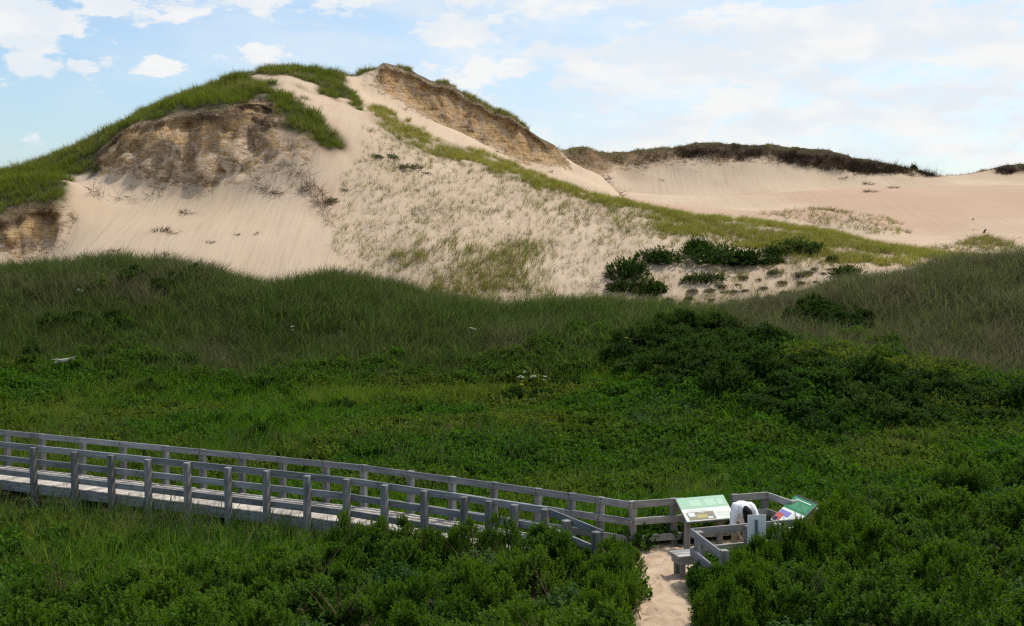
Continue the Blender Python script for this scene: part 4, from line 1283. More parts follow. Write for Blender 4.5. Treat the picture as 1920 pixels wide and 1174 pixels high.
def boxmesh(name, lx, ly, lz, c=.006):
    """box with chamfered edges, centred"""
    V, Fq = [], []
    hx, hy, hz = lx / 2, ly / 2, lz / 2
    c = min(c, hx * .4, hy * .4, hz * .4)
    import itertools
    idx = {}
    for sx, sy, sz in itertools.product((-1, 1), repeat=3):
        for ax in range(3):
            q = [sx * hx, sy * hy, sz * hz]
            for k in range(3):
                if k != ax: q[k] -= (sx, sy, sz)[k] * c
            idx[(sx, sy, sz, ax)] = len(V); V.append(tuple(q))
    for ax in range(3):
        o1, o2 = [k for k in range(3) if k != ax]
        for s in (-1, 1):
            def key(a, b_):
                t = [0, 0, 0]; t[ax] = s; t[o1] = a; t[o2] = b_
                return idx[tuple(t) + (ax,)]
            f = [key(-1, -1), key(1, -1), key(1, 1), key(-1, 1)]
            if (s > 0) == (ax == 1): f.reverse()
            Fq.append(tuple(f))
    for ax in range(3):                       # edges along ax
        o1, o2 = [k for k in range(3) if k != ax]
        for a in (-1, 1):
            for b_ in (-1, 1):
                q = []
                for s, fx in ((-1, o1), (1, o1), (1, o2), (-1, o2)):
                    t = [0, 0, 0]; t[ax] = s; t[o1] = a; t[o2] = b_
                    q.append(idx[tuple(t) + (fx,)])
                Fq.append(tuple(q))
    for sx, sy, sz in itertools.product((-1, 1), repeat=3):
        Fq.append(tuple(idx[(sx, sy, sz, a)] for a in range(3)))
    me = pymesh(name, V, Fq)
    import bmesh
    bm = bmesh.new(); bm.from_mesh(me); bmesh.ops.recalc_face_normals(bm, faces=bm.faces); bm.to_mesh(me); bm.free()
    return me


_cache = {}


def boxc(name, lx, ly, lz, mat):
    k = (name, round(lx, 3), round(ly, 3), round(lz, 3), mat.name)
    if k not in _cache:
        _cache[k] = boxmesh(name, lx, ly, lz); _cache[k].materials.append(mat)
    return _cache[k]


def beam(name, p0, p1, w, h, mat, root, cache=False):
    """a board whose TOP edge runs p0 -> p1 (w across, h down)"""
    p0, p1 = Vector(p0), Vector(p1)
    d = p1 - p0
    L_ = d.length
    me = boxc(name, L_, w, h, mat)
    rz = math.atan2(d.y, d.x); ry = -math.asin(d.z / L_)
    o = link(name, me, None, root)
    c = (p0 + p1) / 2 - Vector((0, 0, h / 2))
    o.location = c - root.location
    o.rotation_euler = (0, ry, rz)
    return o


def post(name, x, y, z0, z1, w, mat, root, rz=0, w2=None):
    me = boxc(name, w, w2 or w, z1 - z0, mat)
    o = link(name, me, None, root)
    o.location = Vector((x, y, (z0 + z1) / 2)) - root.location
    o.rotation_euler = (random.uniform(-.02, .02), random.uniform(-.02, .02), rz + random.uniform(-.05, .05))
    return o


bw = empty('boardwalk', (float(B_near[0]), float(B_near[1]), -.5))
tag(bw, 'long grey wooden boardwalk with three-rail fences crossing the wet hollow', 'boardwalk')
ZB, ZE = ZD, .03


def zdeck2(s): return ZB + (ZE - ZB) * s / len2


# planks
rz1 = math.atan2(n1[1], n1[0]); rz2 = math.atan2(n2[1], n2[0])
pm1 = boxc('plank', DW, .138, .038, M_PLANK)
n_pl = int(16.5 / .145)
for i in range(n_pl):
    c = B_near - d1 * (.09 + .145 * i) + n1 * (DW / 2 + random.uniform(-.012, .012))
    o = link('plank', pm1, None, bw)
    o.location = Vector((c[0], c[1], ZD - .019 + random.uniform(-.003, .003))) - bw.location
    o.rotation_euler = (random.uniform(-.01, .01), 0, rz1 + random.uniform(-.006, .006))
for i in range(int((len2 - .1) / .145)):
    s = .09 + .145 * i
    c = B_near + d2 * s + n2 * (DW / 2 + random.uniform(-.012, .012))
    o = link('plank', pm1, None, bw)
    o.location = Vector((c[0], c[1], zdeck2(s) - .019 + random.uniform(-.003, .003))) - bw.location
    o.rotation_euler = (random.uniform(-.01, .01), 0, rz2 + random.uniform(-.006, .006))
wv = [tuple(B_near - d1 * .02) + (ZD - .04,), tuple(B_near + n1 * DW - d1 * .02) + (ZD - .04,), tuple(B_near + n2 * DW + d2 * .02) + (ZD - .04,)]
wv2 = [(a, b_, ZD - .003) for a, b_, c in wv]
wm = pymesh('plank', [tuple(np.array(v) - np.array(bw.location)) for v in wv + wv2], [(0, 1, 2), (5, 4, 3), (0, 3, 4, 1), (1, 4, 5, 2), (2, 5, 3, 0)])
link('plank', wm, M_PLANK, bw)


def v3(p, z): return (float(p[0]), float(p[1]), float(z))


# stringers under both deck edges and bearers
for off in (.03, DW - .03):
    beam('stringer', v3(S_near + n1 * off, ZD - .045), v3(B_near + n1 * off, ZD - .045), .045, .21, M_RAIL, bw)
    beam('stringer', v3(B_near + n2 * off, ZB - .045), v3(E_near + n2 * off, ZE - .045), .045, .21, M_RAIL, bw)


def line_at_px(px, A, D_):
    """point on the ground line A + t D_ that lies on the bearing of picture column px"""
    k = (px - 960) / F
    # x = k * w, with w nearly y (pitch small): solve exactly with height ~0.5
    w0, wz = math.cos(PITCH), -math.sin(PITCH)
    c = k * wz * (.5 - CAMH)
    t = (k * w0 * A[1] + c - A[0]) / (D_[0] - k * w0 * D_[1])
    return A + D_ * t, t


RH = [(.95, .14), (.61, .14), (.26, .14)]
nearposts = []
A1 = B_near - n1 * .085
A2 = B_near - n2 * .085
for p_ in (-160, -85, -10, 63, 140, 209, 278, 352, 428, 500, 576, 650):
    q, t = line_at_px(p_, A1, d1); nearposts.append((q, ZD, rz1))
for p_ in (721, 796, 870, 917, 965, 1022):
    q, t = line_at_px(p_, A2, d2); nearposts.append((q, zdeck2(max(0, t)), rz2))
for q, zd, rz in nearposts:
    post('post', q[0], q[1], zd - .62, zd + .925 + random.uniform(-.02, .012), .13, M_POST, bw, rz)
farposts = []
C1 = B_near + n1 * (DW + .085); C2 = B_near + n2 * (DW + .085)
for p_ in (-130, -58, 14, 80, 155, 231, 311, 381, 454, 530, 611, 682):
    q, t = line_at_px(p_, C1, d1); farposts.append((q, ZD, rz1))
DF = E_far - B_far; lenf = np.linalg.norm(DF); DF /= lenf
NF = np.array([-DF[1], DF[0]])
for p_ in (770, 848, 926, 1009, 1071, 1126):
    q, t = line_at_px(p_, B_far + NF * .085, DF); farposts.append((q, ZB + (0 - ZB) * t / lenf, math.atan2(NF[1], NF[0])))
for q, zd, rz in farposts:
    post('post', q[0], q[1], zd - .62, zd + .93, .13, M_POST, bw, rz)


M_BOLT = flat_mat('bolt_steel', (.04, .038, .036), .6, .3)
BOLT = boxmesh('bolt', .022, .012, .022, .004); BOLT.materials.append(M_BOLT)


def bolt_on(rail, x, w, h):
    for dz in (-.032, .03):
        link('bolt', BOLT, None, rail, (x + random.uniform(-.012, .012), -w / 2 - .004, dz))


def rails(seq, inward, root, mat, per=3, heights=RH, bolts=False):
    """boards fixed to the inner faces of a row of posts, each board spanning a few posts"""
    for hi, (ht, hh) in enumerate(heights):
        i = 0
        k = per - (hi % 2)
        while i < len(seq) - 1:
            j = min(i + k, len(seq) - 1)
            (a, za), (b_, zb) = seq[i], seq[j]
            dv = np.array([b_[0] - a[0], b_[1] - a[1]]); L_ = np.linalg.norm(dv); dv /= L_
            g0 = .004 if i else 0; g1 = .004
            ro = beam('rail', (a[0] + inward[0] + dv[0] * g0, a[1] + inward[1] + dv[1] * g0, za + ht), (b_[0] + inward[0] - dv[0] * g1, b_[1] + inward[1] - dv[1] * g1, zb + ht + random.uniform(-.006, .006)), .038, hh, mat, root)
            if bolts and hi < 2:
                for m_ in range(i, j + 1):
                    bx_ = float((seq[m_][0][0] - a[0]) * dv[0] + (seq[m_][0][1] - a[1]) * dv[1]) - L_ / 2
                    bolt_on(ro, max(-L_ / 2 + .05, min(L_ / 2 - .05, bx_)), .038, hh)
            i = j; k = per


near1 = [(q, zd) for q, zd, rz in nearposts[:12]]
near2 = [nearposts[11][:2]] + [(q, zd) for q, zd, rz in nearposts[12:]]
rails(near1, n1 * .092, bw, M_RAIL)
rails(near2, n2 * .092, bw, M_RAIL)
far1 = [(q, zd) for q, zd, rz in farposts[:12]]
rails(far1, -n1 * .088, bw, M_RAIL, bolts=True)
cornerA = E_far + NF * .085
far2 = [farposts[11][:2]] + [(q, zd) for q, zd, rz in farposts[12:]] + [(cornerA, 0.0)]
rails(far2, -NF * .088, bw, M_RAIL, bolts=True)
# the short wing of the near fence that turns towards the path
W0 = nearposts[-1][0]; W1 = np.array([1.55, 20.35])
dw = (W1 - W0) / np.linalg.norm(W1 - W0); nw = np.array([-dw[1], dw[0]])
for t in (.45, .98):
    q = W0 + (W1 - W0) * t
    post('post', q[0] - nw[0] * .05, q[1] - nw[1] * .05, -.4, .925, .14, M_POST, bw, math.atan2(nw[1], nw[0]))
rails([(W0 + dw * .07, .03), (W1, 0.0)], nw * .05, bw, M_RAIL, 1)

# ------------------------------------------------------------------ viewing platform fences
pf = empty('platform_fence', (2.35, 22.8, 0))
tag(pf, 'weathered three-rail fence closing the back of the sandy viewing platform', 'fence')
bdir = np.array([1, .29]); bdir /= np.linalg.norm(bdir); bn = np.array([-bdir[1], bdir[0]])
ca = np.array([cornerA[0], cornerA[1]])
cornerB = ca + bdir * 2.9


def onback(px): return line_at_px(px, ca, bdir)[0]


bp = [ca] + [onback(1265), onback(1381), onback(1436)]
for i, q in enumerate(bp):
    o = post('post', q[0] + bn[0] * .06, q[1] + bn[1] * .06, -.35, .935, .13, M_PLATP, pf, math.atan2(bn[1], bn[0]))
pr_a, pr_b = onback(1280), onback(1373)
end = onback(1439)
beam('rail', v3(ca - bn * .02, .95), v3(pr_a - bn * .02, .955), .038, .14, M_PLAT, pf)
beam('rail', v3(pr_b - bn * .02, .955), v3(end - bn * .02, .96), .038, .14, M_PLAT, pf)
beam('rail', v3(ca - bn * .02, .61), v3(end - bn * .02, .62), .038, .14, M_PLAT, pf)
beam('rail', v3(ca - bn * .02, .26), v3(end - bn * .02, .27), .038, .14, M_PLAT, pf)
# short return on the far right behind the second panel
ret = np.array([.42, -1.0]); ret /= np.linalg.norm(ret); rn_ = np.array([-ret[1], ret[0]])
for ht in (.95, .61, .26):
    beam('rail', v3(end + ret * .03, ht), v3(end + ret * .75, ht - .01), .038, .14, M_PLAT, pf)
q = end + ret * .78 + rn_ * .05
post('post', q[0], q[1], -.35, .93, .13, M_PLATP, pf, math.atan2(ret[1], ret[0]))
q = end + ret * 1.95 + rn_ * .05
post('post', q[0], q[1], -.35, .93, .13, M_PLATP, pf, math.atan2(ret[1], ret[0]))
for ht in (.61, .26):
    beam('rail', v3(end + ret * .76, ht), v3(end + ret * 2.0, ht), .038, .14, M_PLAT, pf)
beam('rail', v3(end + ret * 1.55, .95), v3(end + ret * 2.0, .95), .038, .14, M_PLAT, pf)

ff = empty('platform_front_fence', (3.17, 20.5, 0))
tag(ff, 'weathered fence corner beside the sand path, bench behind it', 'fence')
fa = np.array([3.17, 20.5]); fdir = np.array([1, .345]); fdir /= np.linalg.norm(fdir); fn = np.array([-fdir[1], fdir[0]])
fe = fa + fdir * 2.25
for ht in (.95, .61, .26):
    beam('rail', v3(fa + fdir * .02, ht), v3(fe, ht + .01), .038, .14, M_PLAT, ff)
for px_ in (1398, 1452):
    q = line_at_px(px_, fa, fdir)[0] - fn * .09
    post('post', q[0], q[1], -.3, .93, .13, M_PLATP, ff, math.atan2(fdir[1], fdir[0]))
sdir_ = np.array([.17, -1.0]); sdir_ /= np.linalg.norm(sdir_); sn = np.array([-sdir_[1], sdir_[0]])
for ht in (.95, .61, .26):
    beam('rail', v3(fa - sdir_ * .02, ht - .004), v3(fa + sdir_ * 1.5, ht - .01), .038, .14, M_RAIL, ff)
for t in (.12, 1.42):
    q = fa + sdir_ * t + sn * .09
    post('post', q[0], q[1], -.3, .92, .13, M_PLATP, ff, math.atan2(sdir_[1], sdir_[0]))
for t in (.30, .42, .54):
    q = fa + sdir_ * t + sn * .04
    post('slat', q[0], q[1], .15, .85, .04, M_PLATP, ff, math.atan2(sdir_[1], sdir_[0]), .02)

# bench inside the front fence
bo = fa + fn * .12 - fdir * .18
bench = empty('bench', (float(bo[0]), float(bo[1]), 0))
tag(bench, 'weathered plank bench behind the fence corner, its end over the sand', 'bench')
for k in range(3):
    a = bo + fn * (.06 + .15 * k)
    beam('seat_plank', v3(a, .43), v3(a + fdir * 1.75, .435), .14, .04, M_PLAT, bench)
beam('apron', v3(bo + fdir * .05 + fn * .03, .389), v3(bo + fdir * 1.7 + fn * .03, .389), .035, .13, M_PLAT, bench)
beam('apron', v3(bo + fdir * .05 + fn * .38, .389), v3(bo + fdir * 1.7 + fn * .38, .389), .035, .13, M_PLAT, bench)
beam('apron', v3(bo + fdir * .05 + fn * .05, .388), v3(bo + fdir * .05 + fn * .36, .388), .035, .13, M_PLAT, bench)
for t in (.12, 1.6):
    for s in (.09, .32):
        q = bo + fdir * t + fn * s
        post('leg', q[0], q[1], -.1, .387, .085, M_PLATP, bench, math.atan2(fdir[1], fdir[0]))

# ------------------------------------------------------------------ information panels
M_FRAME = flat_mat('panel_frame', (.10, .11, .11), .4)
M_PGREEN = flat_mat('panel_pale_green', (.36, .55, .40), .75, .12, .05)
M_PGREEN2 = flat_mat('panel_lighter_green', (.45, .62, .48), .75, .12, .05)
M_PWHITE = flat_mat('panel_white', (.72, .76, .68), .75, .12, .05)
M_PPHOTO = flat_mat('panel_photo', (.36, .32, .24), .75, .12, .5, 9)
M_PYEL = flat_mat('panel_photo_field', (.50, .45, .20), .75, .12, .3, 9)
M_PINSET = flat_mat('panel_inset', (.68, .74, .76), .75, .12)
M_PTEXT = flat_mat('panel_text', (.48, .44, .42), .4, .3)
M_PDG = flat_mat('panel_dark_green', (.05, .21, .11), .75, .12, .1)
M_PDG2 = flat_mat('panel_mid_green', (.08, .27, .15), .75, .12, .1)
M_PBLUE = flat_mat('panel_blue', (.25, .24, .55), .75, .12, .3, 8)
M_PRED = flat_mat('panel_red', (.52, .14, .12), .75, .12, .3, 8)
M_PDARK = flat_mat('panel_dark', (.035, .04, .06), .75, .12, .3)


def info_panel(label, corners, parts, legs):
    """corners: lower-left, lower-right, upper-right, upper-left in world space; parts: (u0,u1,v0,v1,material,name)"""
    c = [np.array(p, float) for p in corners]
    base = (c[0] + c[1] + c[2] + c[3]) / 4
    eu = ((c[1] - c[0]) + (c[2] - c[3])) / 2; ev = ((c[3] - c[0]) + (c[2] - c[1])) / 2
    c = [base - eu / 2 - ev / 2, base + eu / 2 - ev / 2, base + eu / 2 + ev / 2, base - eu / 2 + ev / 2]
    root = empty('information_panel', (float(base[0]), float(base[1]), 0))
    tag(root, label, 'information panel')
    nrm = np.cross(c[1] - c[0], c[3] - c[0]); nrm /= np.linalg.norm(nrm)

    def P(u, v, h): return (c[0] * (1 - u) * (1 - v) + c[1] * u * (1 - v) + c[2] * u * v + c[3] * (1 - u) * v) + nrm * h - np.array(root.location)

    def slab(name, u0, u1, v0, v1, h0, h1, mat):
        V = [P(u, v, h) for h in (h0, h1) for u, v in ((u0, v0), (u1, v0), (u1, v1), (u0, v1))]
        me = pymesh(name, V, [(3, 2, 1, 0), (4, 5, 6, 7), (0, 1, 5, 4), (1, 2, 6, 5), (2, 3, 7, 6), (3, 0, 4, 7)])
        return link(name, me, mat, root)
    slab('frame', -.012, 1.012, -.018, 1.018, -.045, -.004, M_FRAME)
    pan = slab('panel_face', 0, 1, 0, 1, -.004, .002, M_PWHITE)
    for u0, u1, v0, v1, mat, nm, lev in parts:
        slab(nm, u0, u1, v0, v1, .002, .002 + .0025 * lev, mat).parent = pan
    for u, v in legs:
        q = P(u, v, -.05) + np.array(root.location)
        post('leg', q[0], q[1], -.2, q[2] - .01, .10, M_PLATP, root, math.atan2(c[1][1] - c[0][1], c[1][0] - c[0][0]))
    # sloping bearer under the panel
    for u in (legs[0][0], legs[-1][0]):
        a = P(u, .08, -.047) + np.array(root.location); b_ = P(u, .92, -.047) + np.array(root.location)
        beam('bearer', tuple(a), tuple(b_), .06, .05, M_PLATP, root)
    return root


p1 = [at(1290, 979, 22.30), at(1377.5, 970, 22.62), at(1356.5, 928.5, 23.20), at(1265.5, 935, 22.95)]
info_panel('tilted information panel with pale green upper half and brown photo below', p1, [
    (0, 1, .52, 1, M_PGREEN, 'header_band', 1), (.22, .46, .60, .88, M_PGREEN2, 'text_block', 2), (.54, .76, .60, .88, M_PGREEN2, 'text_block', 2), (.80, .93, .60, .88, M_PGREEN2, 'text_block', 2),
    (.10, .88, .915, .945, M_PGREEN2, 'title_line', 2),
    (.30, .42, .30, .315, M_PTEXT, 'caption_line', 2), (.46, .56, .06, .13, M_PINSET, 'inset_card', 2), (.10, .58, .40, .415, M_PTEXT, 'text_line', 1), (.10, .50, .445, .46, M_PTEXT, 'text_line', 1),
    (.06, .62, .03, .36, M_PPHOTO, 'photo_print', 1), (.24, .46, .10, .24, M_PYEL, 'photo_field', 2), (.09, .22, .18, .33, M_PINSET, 'inset_card', 2)] +
    [(.66, .97, .30 - .035 * k, .315 - .035 * k, M_PTEXT, 'text_line', 1) for k in range(3)] + [(.66, .98, .155, .165, M_PGREEN, 'rule_line', 1)], [(.12, .45), (.80, .45)])
p2 = [at(1446, 972, 22.55), at(1484, 994, 21.75), at(1534, 943, 22.45), at(1492, 929, 23.2)]
info_panel('tilted information panel with dark green top and blue red pictures, beside the shrubs', p2, [
    (0, 1, .50, .96, M_PDG, 'header_band', 1), (.12, .48, .56, .80, M_PDG2, 'text_block', 2), (.54, .9, .56, .80, M_PDG2, 'text_block', 2), (0, 1, .96, 1.0, M_PDARK, 'top_strip', 1), (.15, .85, .86, .885, M_PWHITE, 'title_line', 2),
    (.02, .5, .24, .42, M_PBLUE, 'photo_print', 1), (.0, .3, .06, .30, M_PRED, 'photo_print', 2), (.03, .20, .02, .14, M_PDARK, 'photo_print', 3),
    (.6, .72, .05, .12, M_PRED, 'photo_print', 1)] + [(.56, .94, .40 - .05 * k, .415 - .05 * k, M_PTEXT, 'text_line', 1) for k in range(5)], [(.2, .5), (.8, .5)])

# ------------------------------------------------------------------ white sign seen from behind
M_SIGN = flat_mat('sign_white', (.74, .78, .79), .35, .4, .06)
M_SPOST = flat_mat('sign_post_metal', (.12, .17, .20), .45, .4, .1)
sx, sy = float((1424.5 - 960) / F * 20.35), 20.35
sg = empty('sign', (sx, sy, 0))
tag(sg, 'white sign board on a metal post in front of the platform fence', 'sign')
bd = link('board', boxmesh('board', .335, .012, .50), M_SIGN, sg, (0, .024, float(at(1424, 966, 20.35)[2]) - .25), (0, 0, .12))
post('post', sx, sy, -.2, float(at(1424, 974, 20.35)[2]), .045, M_SPOST, sg, .12, .028)
for k in (.1, .32):
    link('bolt', boxc('bolt', .02, .05, .02, M_SPOST), None, sg, (0, .006, float(at(1424, 974, 20.35)[2]) - k))


# ------------------------------------------------------------------ darker shrubs dotted through the hollow and the foredune foot
def hit_near(qx, qy, y0=27, y1=57):
    Yr = np.linspace(y0, y1, 900); xr = (qx - 960) / F * Yr
    pr = project(xr, Yr, near.z(xr, Yr))
    j = int(np.argmin(np.abs(pr[1] - qy)))
    return float(xr[j]), float(Yr[j]), float(near.z(xr[j], Yr[j]))


for cx, cy, w, n, lab, grp in [(612, 788, 60, 6, 'dark low shrub in the clump below the pale green grass band', 'clump below the pale grass band'), (272, 738, 34, 3, 'dark blue green shrub in the small clump left of the hollow', 'small clump left of the hollow'),
                               (830, 812, 70, 5, 'dark low shrub in the broad clump in mid hollow', 'broad clump in mid hollow'), (500, 838, 26, 3, 'reddish dark shrub clump just behind the boardwalk', 'clump behind the boardwalk'),
                               (160, 610, 80, 6, 'dark shrub spread in the grass on the foredune left of its middle', 'shrubs in the foredune grass'), (205, 712, 18, 2, 'small rusty dark shrub beside bleached driftwood', 'rusty shrubs by the driftwood'),
                               (1010, 765, 60, 5, 'dark low shrub at the foot of the foredune beside white flowers', 'shrubs beside the white flowers'), (1100, 735, 60, 5, 'dark low shrub joining the thicket under the foredune', 'shrubs joining the thicket'), (40, 680, 50, 4, 'dark shrub at the left foot of the foredune', 'shrubs at the left foredune foot')]:
    for k in range(n):
        x, y, z = hit_near(cx + random.uniform(-w, w), cy + random.uniform(-10, 10))
        shrub('hollow_shrub', THK[k % 4], x, y, z - .1, random.uniform(.55, .8), random.uniform(.42, .62), lab, 'shrub', grp)
# pale bright grass band at the foot of the foredune
X, Y, U = cand(30000, -10, 2, 38, 48, 601)
Z = near.z(X, Y); px, py = project(X, Y, Z)
ok = np.where(inpoly(px, py, [(560, 775), (580, 752), (660, 748), (780, 752), (900, 748), (960, 752), (860, 772), (700, 775)]) & (U < .5))[0][:420]
scatter('pale_grass', 'pale bright green grass band at the foot of the foredune', 'grass', np.c_[X, Y, Z][ok], T_MARSH, rng.uniform(.8, 1.2, len(ok)), rng.uniform(.3, 1, len(ok)), None, 601)

# bleached driftwood in the grass
M_DRIFT = wood_mat('driftwood', (.62, .58, .50), (.42, .38, .31), 0)


def branch_mesh(name, pts, rad, k=7):
    V, Fq = [], []
    for i, p in enumerate(pts):
        p = Vector(p); d = (Vector(pts[min(i + 1, len(pts) - 1)]) - Vector(pts[max(i - 1, 0)])).normalized()
        a = d.cross(Vector((0, 0, 1))).normalized(); b_ = d.cross(a)
        for j in range(k):
            t = 2 * math.pi * j / k
            V.append(p + (a * math.cos(t) + b_ * math.sin(t)) * rad[i] * random.uniform(.85, 1.15))
    for i in range(len(pts) - 1):
        for j in range(k):
            Fq.append((i * k + j, i * k + (j + 1) % k, (i + 1) * k + (j + 1) % k, (i + 1) * k + j))
    Fq += [tuple(range(k)), tuple((len(pts) - 1) * k + j for j in range(k))]
    return pymesh(name, V, Fq, True)


x, y, z = hit_near(122, 698)
dr = empty('driftwood', (x, y, z + .35)); tag(dr, 'bleached pale driftwood lying in the grass at the foredune foot', 'driftwood')
link('trunk', branch_mesh('trunk', [(-.45, 0, .02), (-.15, -.05, .08), (.15, .02, .13), (.45, .05, .1)], [.05, .085, .08, .04]), M_DRIFT, dr)
link('branch', branch_mesh('branch', [(.05, 0, .1), (.2, -.15, .2), (.42, -.2, .27)], [.05, .035, .012]), M_DRIFT, dr)
link('branch', branch_mesh('branch', [(-.1, 0, .08), (-.3, -.12, .16), (-.55, -.15, .14)], [.045, .03, .012]), M_DRIFT, dr)

# white and yellow flower heads
M_WHITE_F = flat_mat('white_petal', (.70, .72, .64), .8, .1)
M_YEL_F = flat_mat('yellow_petal', (.60, .50, .05), .8, .1)
M_STEM = flat_mat('flower_stem', (.05, .10, .02), .8, .1)


def flower(qx, qy, mat, lab, grp):
    x, y, z = hit_near(qx, qy + 10)
    root = empty('wildflower', (x, y, z)); tag(root, lab, 'flower', grp)
    H = .75
    for k in range(3):
        dx, dy = random.uniform(-.12, .12), random.uniform(-.08, .08); h = H * random.uniform(.85, 1.1)
        link('stem', branch_mesh('stem', [(0, 0, 0), (dx * .4, dy * .4, h * .5), (dx, dy, h)], [.008, .006, .004], 4), M_STEM, root)
        V, Fq = [], []
        for q in range(16):
            a = random.uniform(0, 6.28); rr = .06 * math.sqrt(random.uniform(0, 1)); c = Vector((dx + rr * math.cos(a), dy + rr * math.sin(a), h + random.uniform(0, .02)))
            b0 = len(V)
            for j in range(4): V.append(c + Vector((.018 * math.cos(j * 1.57), .018 * math.sin(j * 1.57), random.uniform(0, .012))))
            Fq.append((b0, b0 + 1, b0 + 2, b0 + 3))
        link('flower_head', pymesh('flower_head', V, Fq), mat, root)


for qx, qy in [(980, 726), (1003, 734), (1022, 735), (978, 738)]: flower(qx, qy, M_WHITE_F, 'white wildflower at the foredune foot beside the dark low shrubs', 'white flowers at the foredune foot')
for qx, qy in [(150, 565), (545, 640), (885, 642)]: flower(qx, qy, M_WHITE_F, 'white wildflower scattered in the foredune grass', 'white flowers in the foredune grass')
for qx, qy in [(1163, 655), (1175, 662), (980, 745)]: flower(qx, qy, M_YEL_F, 'yellow wildflower beside the high thicket', 'yellow flowers by the thicket')

# ------------------------------------------------------------------ person bending over the bench
import bmesh
M_SKIN = flat_mat('skin', (.42, .26, .18), .55, .3, .05)
M_SHIRT = flat_mat('white_cotton', (.80, .80, .80), .85, .1, .03)
M_TROUS = flat_mat('beige_cloth', (.30, .26, .20), .9, .1, .06)
M_HAIR = flat_mat('dark_hair', (.007, .005, .005), .7, .15, .3, 30)
M_SHOE = flat_mat('dark_shoe', (.03, .03, .035), .6, .2)


def skinned(name, nodes, edges, mat, root, rootkey, lev=2):
    me = bpy.data.meshes.new(name)
    bm = bmesh.new()
    lay = bm.verts.layers.skin.verify()
    vs = {}
    for k, (co, r_) in nodes.items():
        v = bm.verts.new(co); rr = r_ if isinstance(r_, tuple) else (r_, r_)
        v[lay].radius = rr; v[lay].use_root = (k == rootkey); vs[k] = v
    for a, b_ in edges: bm.edges.new((vs[a], vs[b_]))
    bm.to_mesh(me); bm.free()
    o = link(name, me, mat, root)
    m_ = o.modifiers.new('skin', 'SKIN'); m_.use_smooth_shade = True
    m2_ = o.modifiers.new('subdivision', 'SUBSURF'); m2_.levels = lev; m2_.render_levels = lev
    return o


pe = empty('person', (4.36, 22.08, 0))
pe.scale = (.88, .92, .96)
tag(pe, 'person in a white shirt with dark hair bending over the bench', 'person')
nd = {'pel': ((0, .13, .92), .125), 'sp1': ((0, .06, 1.0), .12), 'sp2': ((.01, -.07, 1.05), .13), 'ch': ((.02, -.20, 1.03), .13), 'nk': ((.03, -.31, 1.0), .055), 'hd': ((.035, -.40, .96), .085), 'ht': ((.04, -.47, .88), .075)}
ed = [('pel', 'sp1'), ('sp1', 'sp2'), ('sp2', 'ch'), ('ch', 'nk'), ('nk', 'hd'), ('hd', 'ht')]
for sgn, t in ((-1, 'l'), (1, 'r')):
    nd.update({'hip' + t: ((.10 * sgn, .15, .86), .085), 'kn' + t: ((.12 * sgn, .10, .48), .062), 'an' + t: ((.12 * sgn, .16, .10), .042), 'ft' + t: ((.13 * sgn, .02, .045), .038), 'to' + t: ((.14 * sgn, -.06, .035), .03),
               'sh' + t: ((.19 * sgn + .02, -.22, 1.0), .065), 'el' + t: ((.245 * sgn + .02, -.30, .74), .042), 'wr' + t: ((.15 * sgn + .02, -.47, .58), .028), 'pm' + t: ((.13 * sgn + .02, -.52, .52), .03)})
    ed += [('pel', 'hip' + t), ('hip' + t, 'kn' + t), ('kn' + t, 'an' + t), ('an' + t, 'ft' + t), ('ft' + t, 'to' + t), ('ch', 'sh' + t), ('sh' + t, 'el' + t), ('el' + t, 'wr' + t), ('wr' + t, 'pm' + t)]
    for f in range(4):
        ox = (f - 1.5) * .018
        ln = (.034, .04, .038, .03)[f]
        nd['f%d%s' % (f, t)] = ((.13 * sgn + .02 + ox, -.55, .485), .0095); nd['g%d%s' % (f, t)] = ((.13 * sgn + .02 + ox * 1.1, -.55, .485 - ln), .008)
        ed += [('pm' + t, 'f%d%s' % (f, t)), ('f%d%s' % (f, t), 'g%d%s' % (f, t))]
    nd['th' + t] = ((.13 * sgn + .02 - .035 * sgn, -.50, .50), .011); nd['tk' + t] = ((.13 * sgn + .02 - .045 * sgn, -.515, .465), .009)
    ed += [('pm' + t, 'th' + t), ('th' + t, 'tk' + t)]
skinned('body', nd, ed, M_SKIN, pe, 'pel')
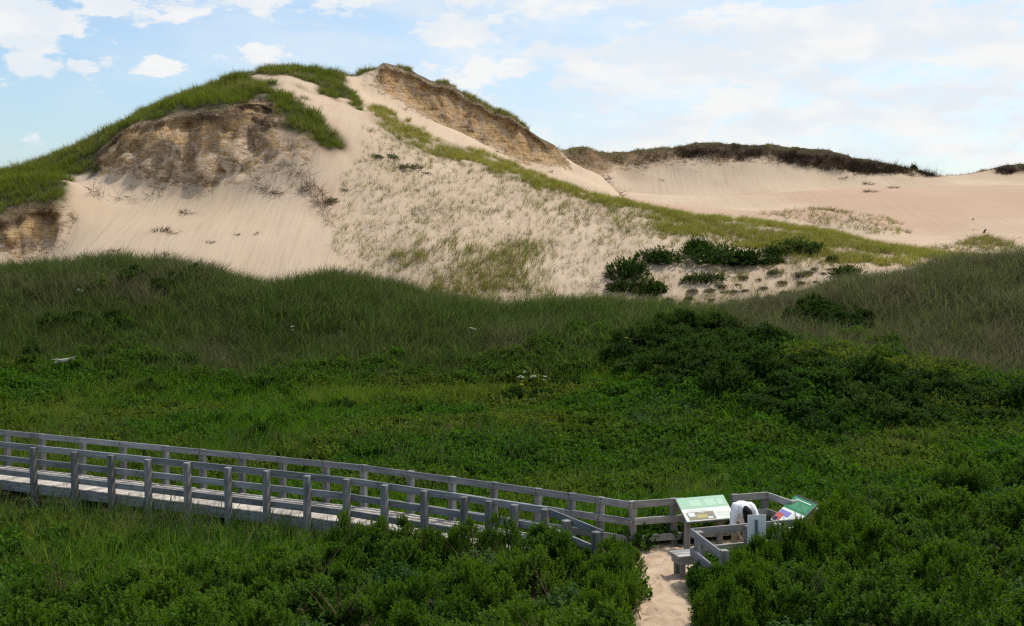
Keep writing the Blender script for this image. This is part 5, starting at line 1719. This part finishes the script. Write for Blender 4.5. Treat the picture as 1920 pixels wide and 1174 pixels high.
def volume(name, chains, mat, root, vox=.017):
    """one smooth closed surface wrapped round tapering chains"""
    bm = bmesh.new()
    for ch in chains:
        for (p0, r0), (p1, r1) in zip(ch[:-1], ch[1:]):
            p0, p1 = Vector(p0), Vector(p1); n = max(2, int((p1 - p0).length / .03))
            for k in range(n + 1):
                t = k / n
                bmesh.ops.create_icosphere(bm, subdivisions=2, radius=r0 + (r1 - r0) * t, matrix=Matrix.Translation(p0.lerp(p1, t)))
    me = bpy.data.meshes.new(name); bm.to_mesh(me); bm.free()
    o = link(name, me, mat, root)
    m_ = o.modifiers.new('remesh', 'REMESH'); m_.mode = 'VOXEL'; m_.voxel_size = vox; m_.use_smooth_shade = True
    m2_ = o.modifiers.new('smooth', 'SMOOTH'); m2_.factor = .5; m2_.iterations = 14
    tx = bpy.data.textures.new('folds', 'CLOUDS'); tx.noise_scale = .09
    m3_ = o.modifiers.new('folds', 'DISPLACE'); m3_.texture = tx; m3_.strength = .022; m3_.mid_level = .5
    return o


volume('shirt', [[((0, .19, .86), .14), ((0, .07, .98), .16), ((.01, -.09, 1.01), .165), ((.02, -.24, 1.0), .14)], [((.01, -.08, .98), .16), ((.01, -.12, .86), .15)], [((-.13, -.15, 1.03), .135), ((.15, -.15, 1.03), .135)]] +
       [[((.18 * g + .02, -.2, .99), .11), ((.235 * g + .02, -.27, .86), .09), ((.25 * g + .02, -.30, .74), .075)] for g in (-1, 1)], M_SHIRT, pe)
volume('trousers', [[((.10 * g, .16, .84), .12), ((.12 * g, .10, .48), .085), ((.12 * g, .15, .14), .07)] for g in (-1, 1)] + [[((-.05, .16, .88), .13), ((.05, .16, .88), .13)]], M_TROUS, pe)
for sgn, t in ((-1, 'l'), (1, 'r')):
    skinned('shoe', {'a': ((.12 * sgn, .17, .05), .052), 'b': ((.13 * sgn, .05, .045), .047), 'c': ((.14 * sgn, -.08, .04), .042)}, [('a', 'b'), ('b', 'c')], M_SHOE, pe, 'a', 1)
# hair falling forward over the head
volume('hair', [[((.03, -.35, 1.06), .07), ((.04, -.43, 1.01), .105), ((.045, -.50, .91), .105), ((.05, -.51, .81), .08), ((.05, -.49, .72), .04)]], M_HAIR, pe, .014)
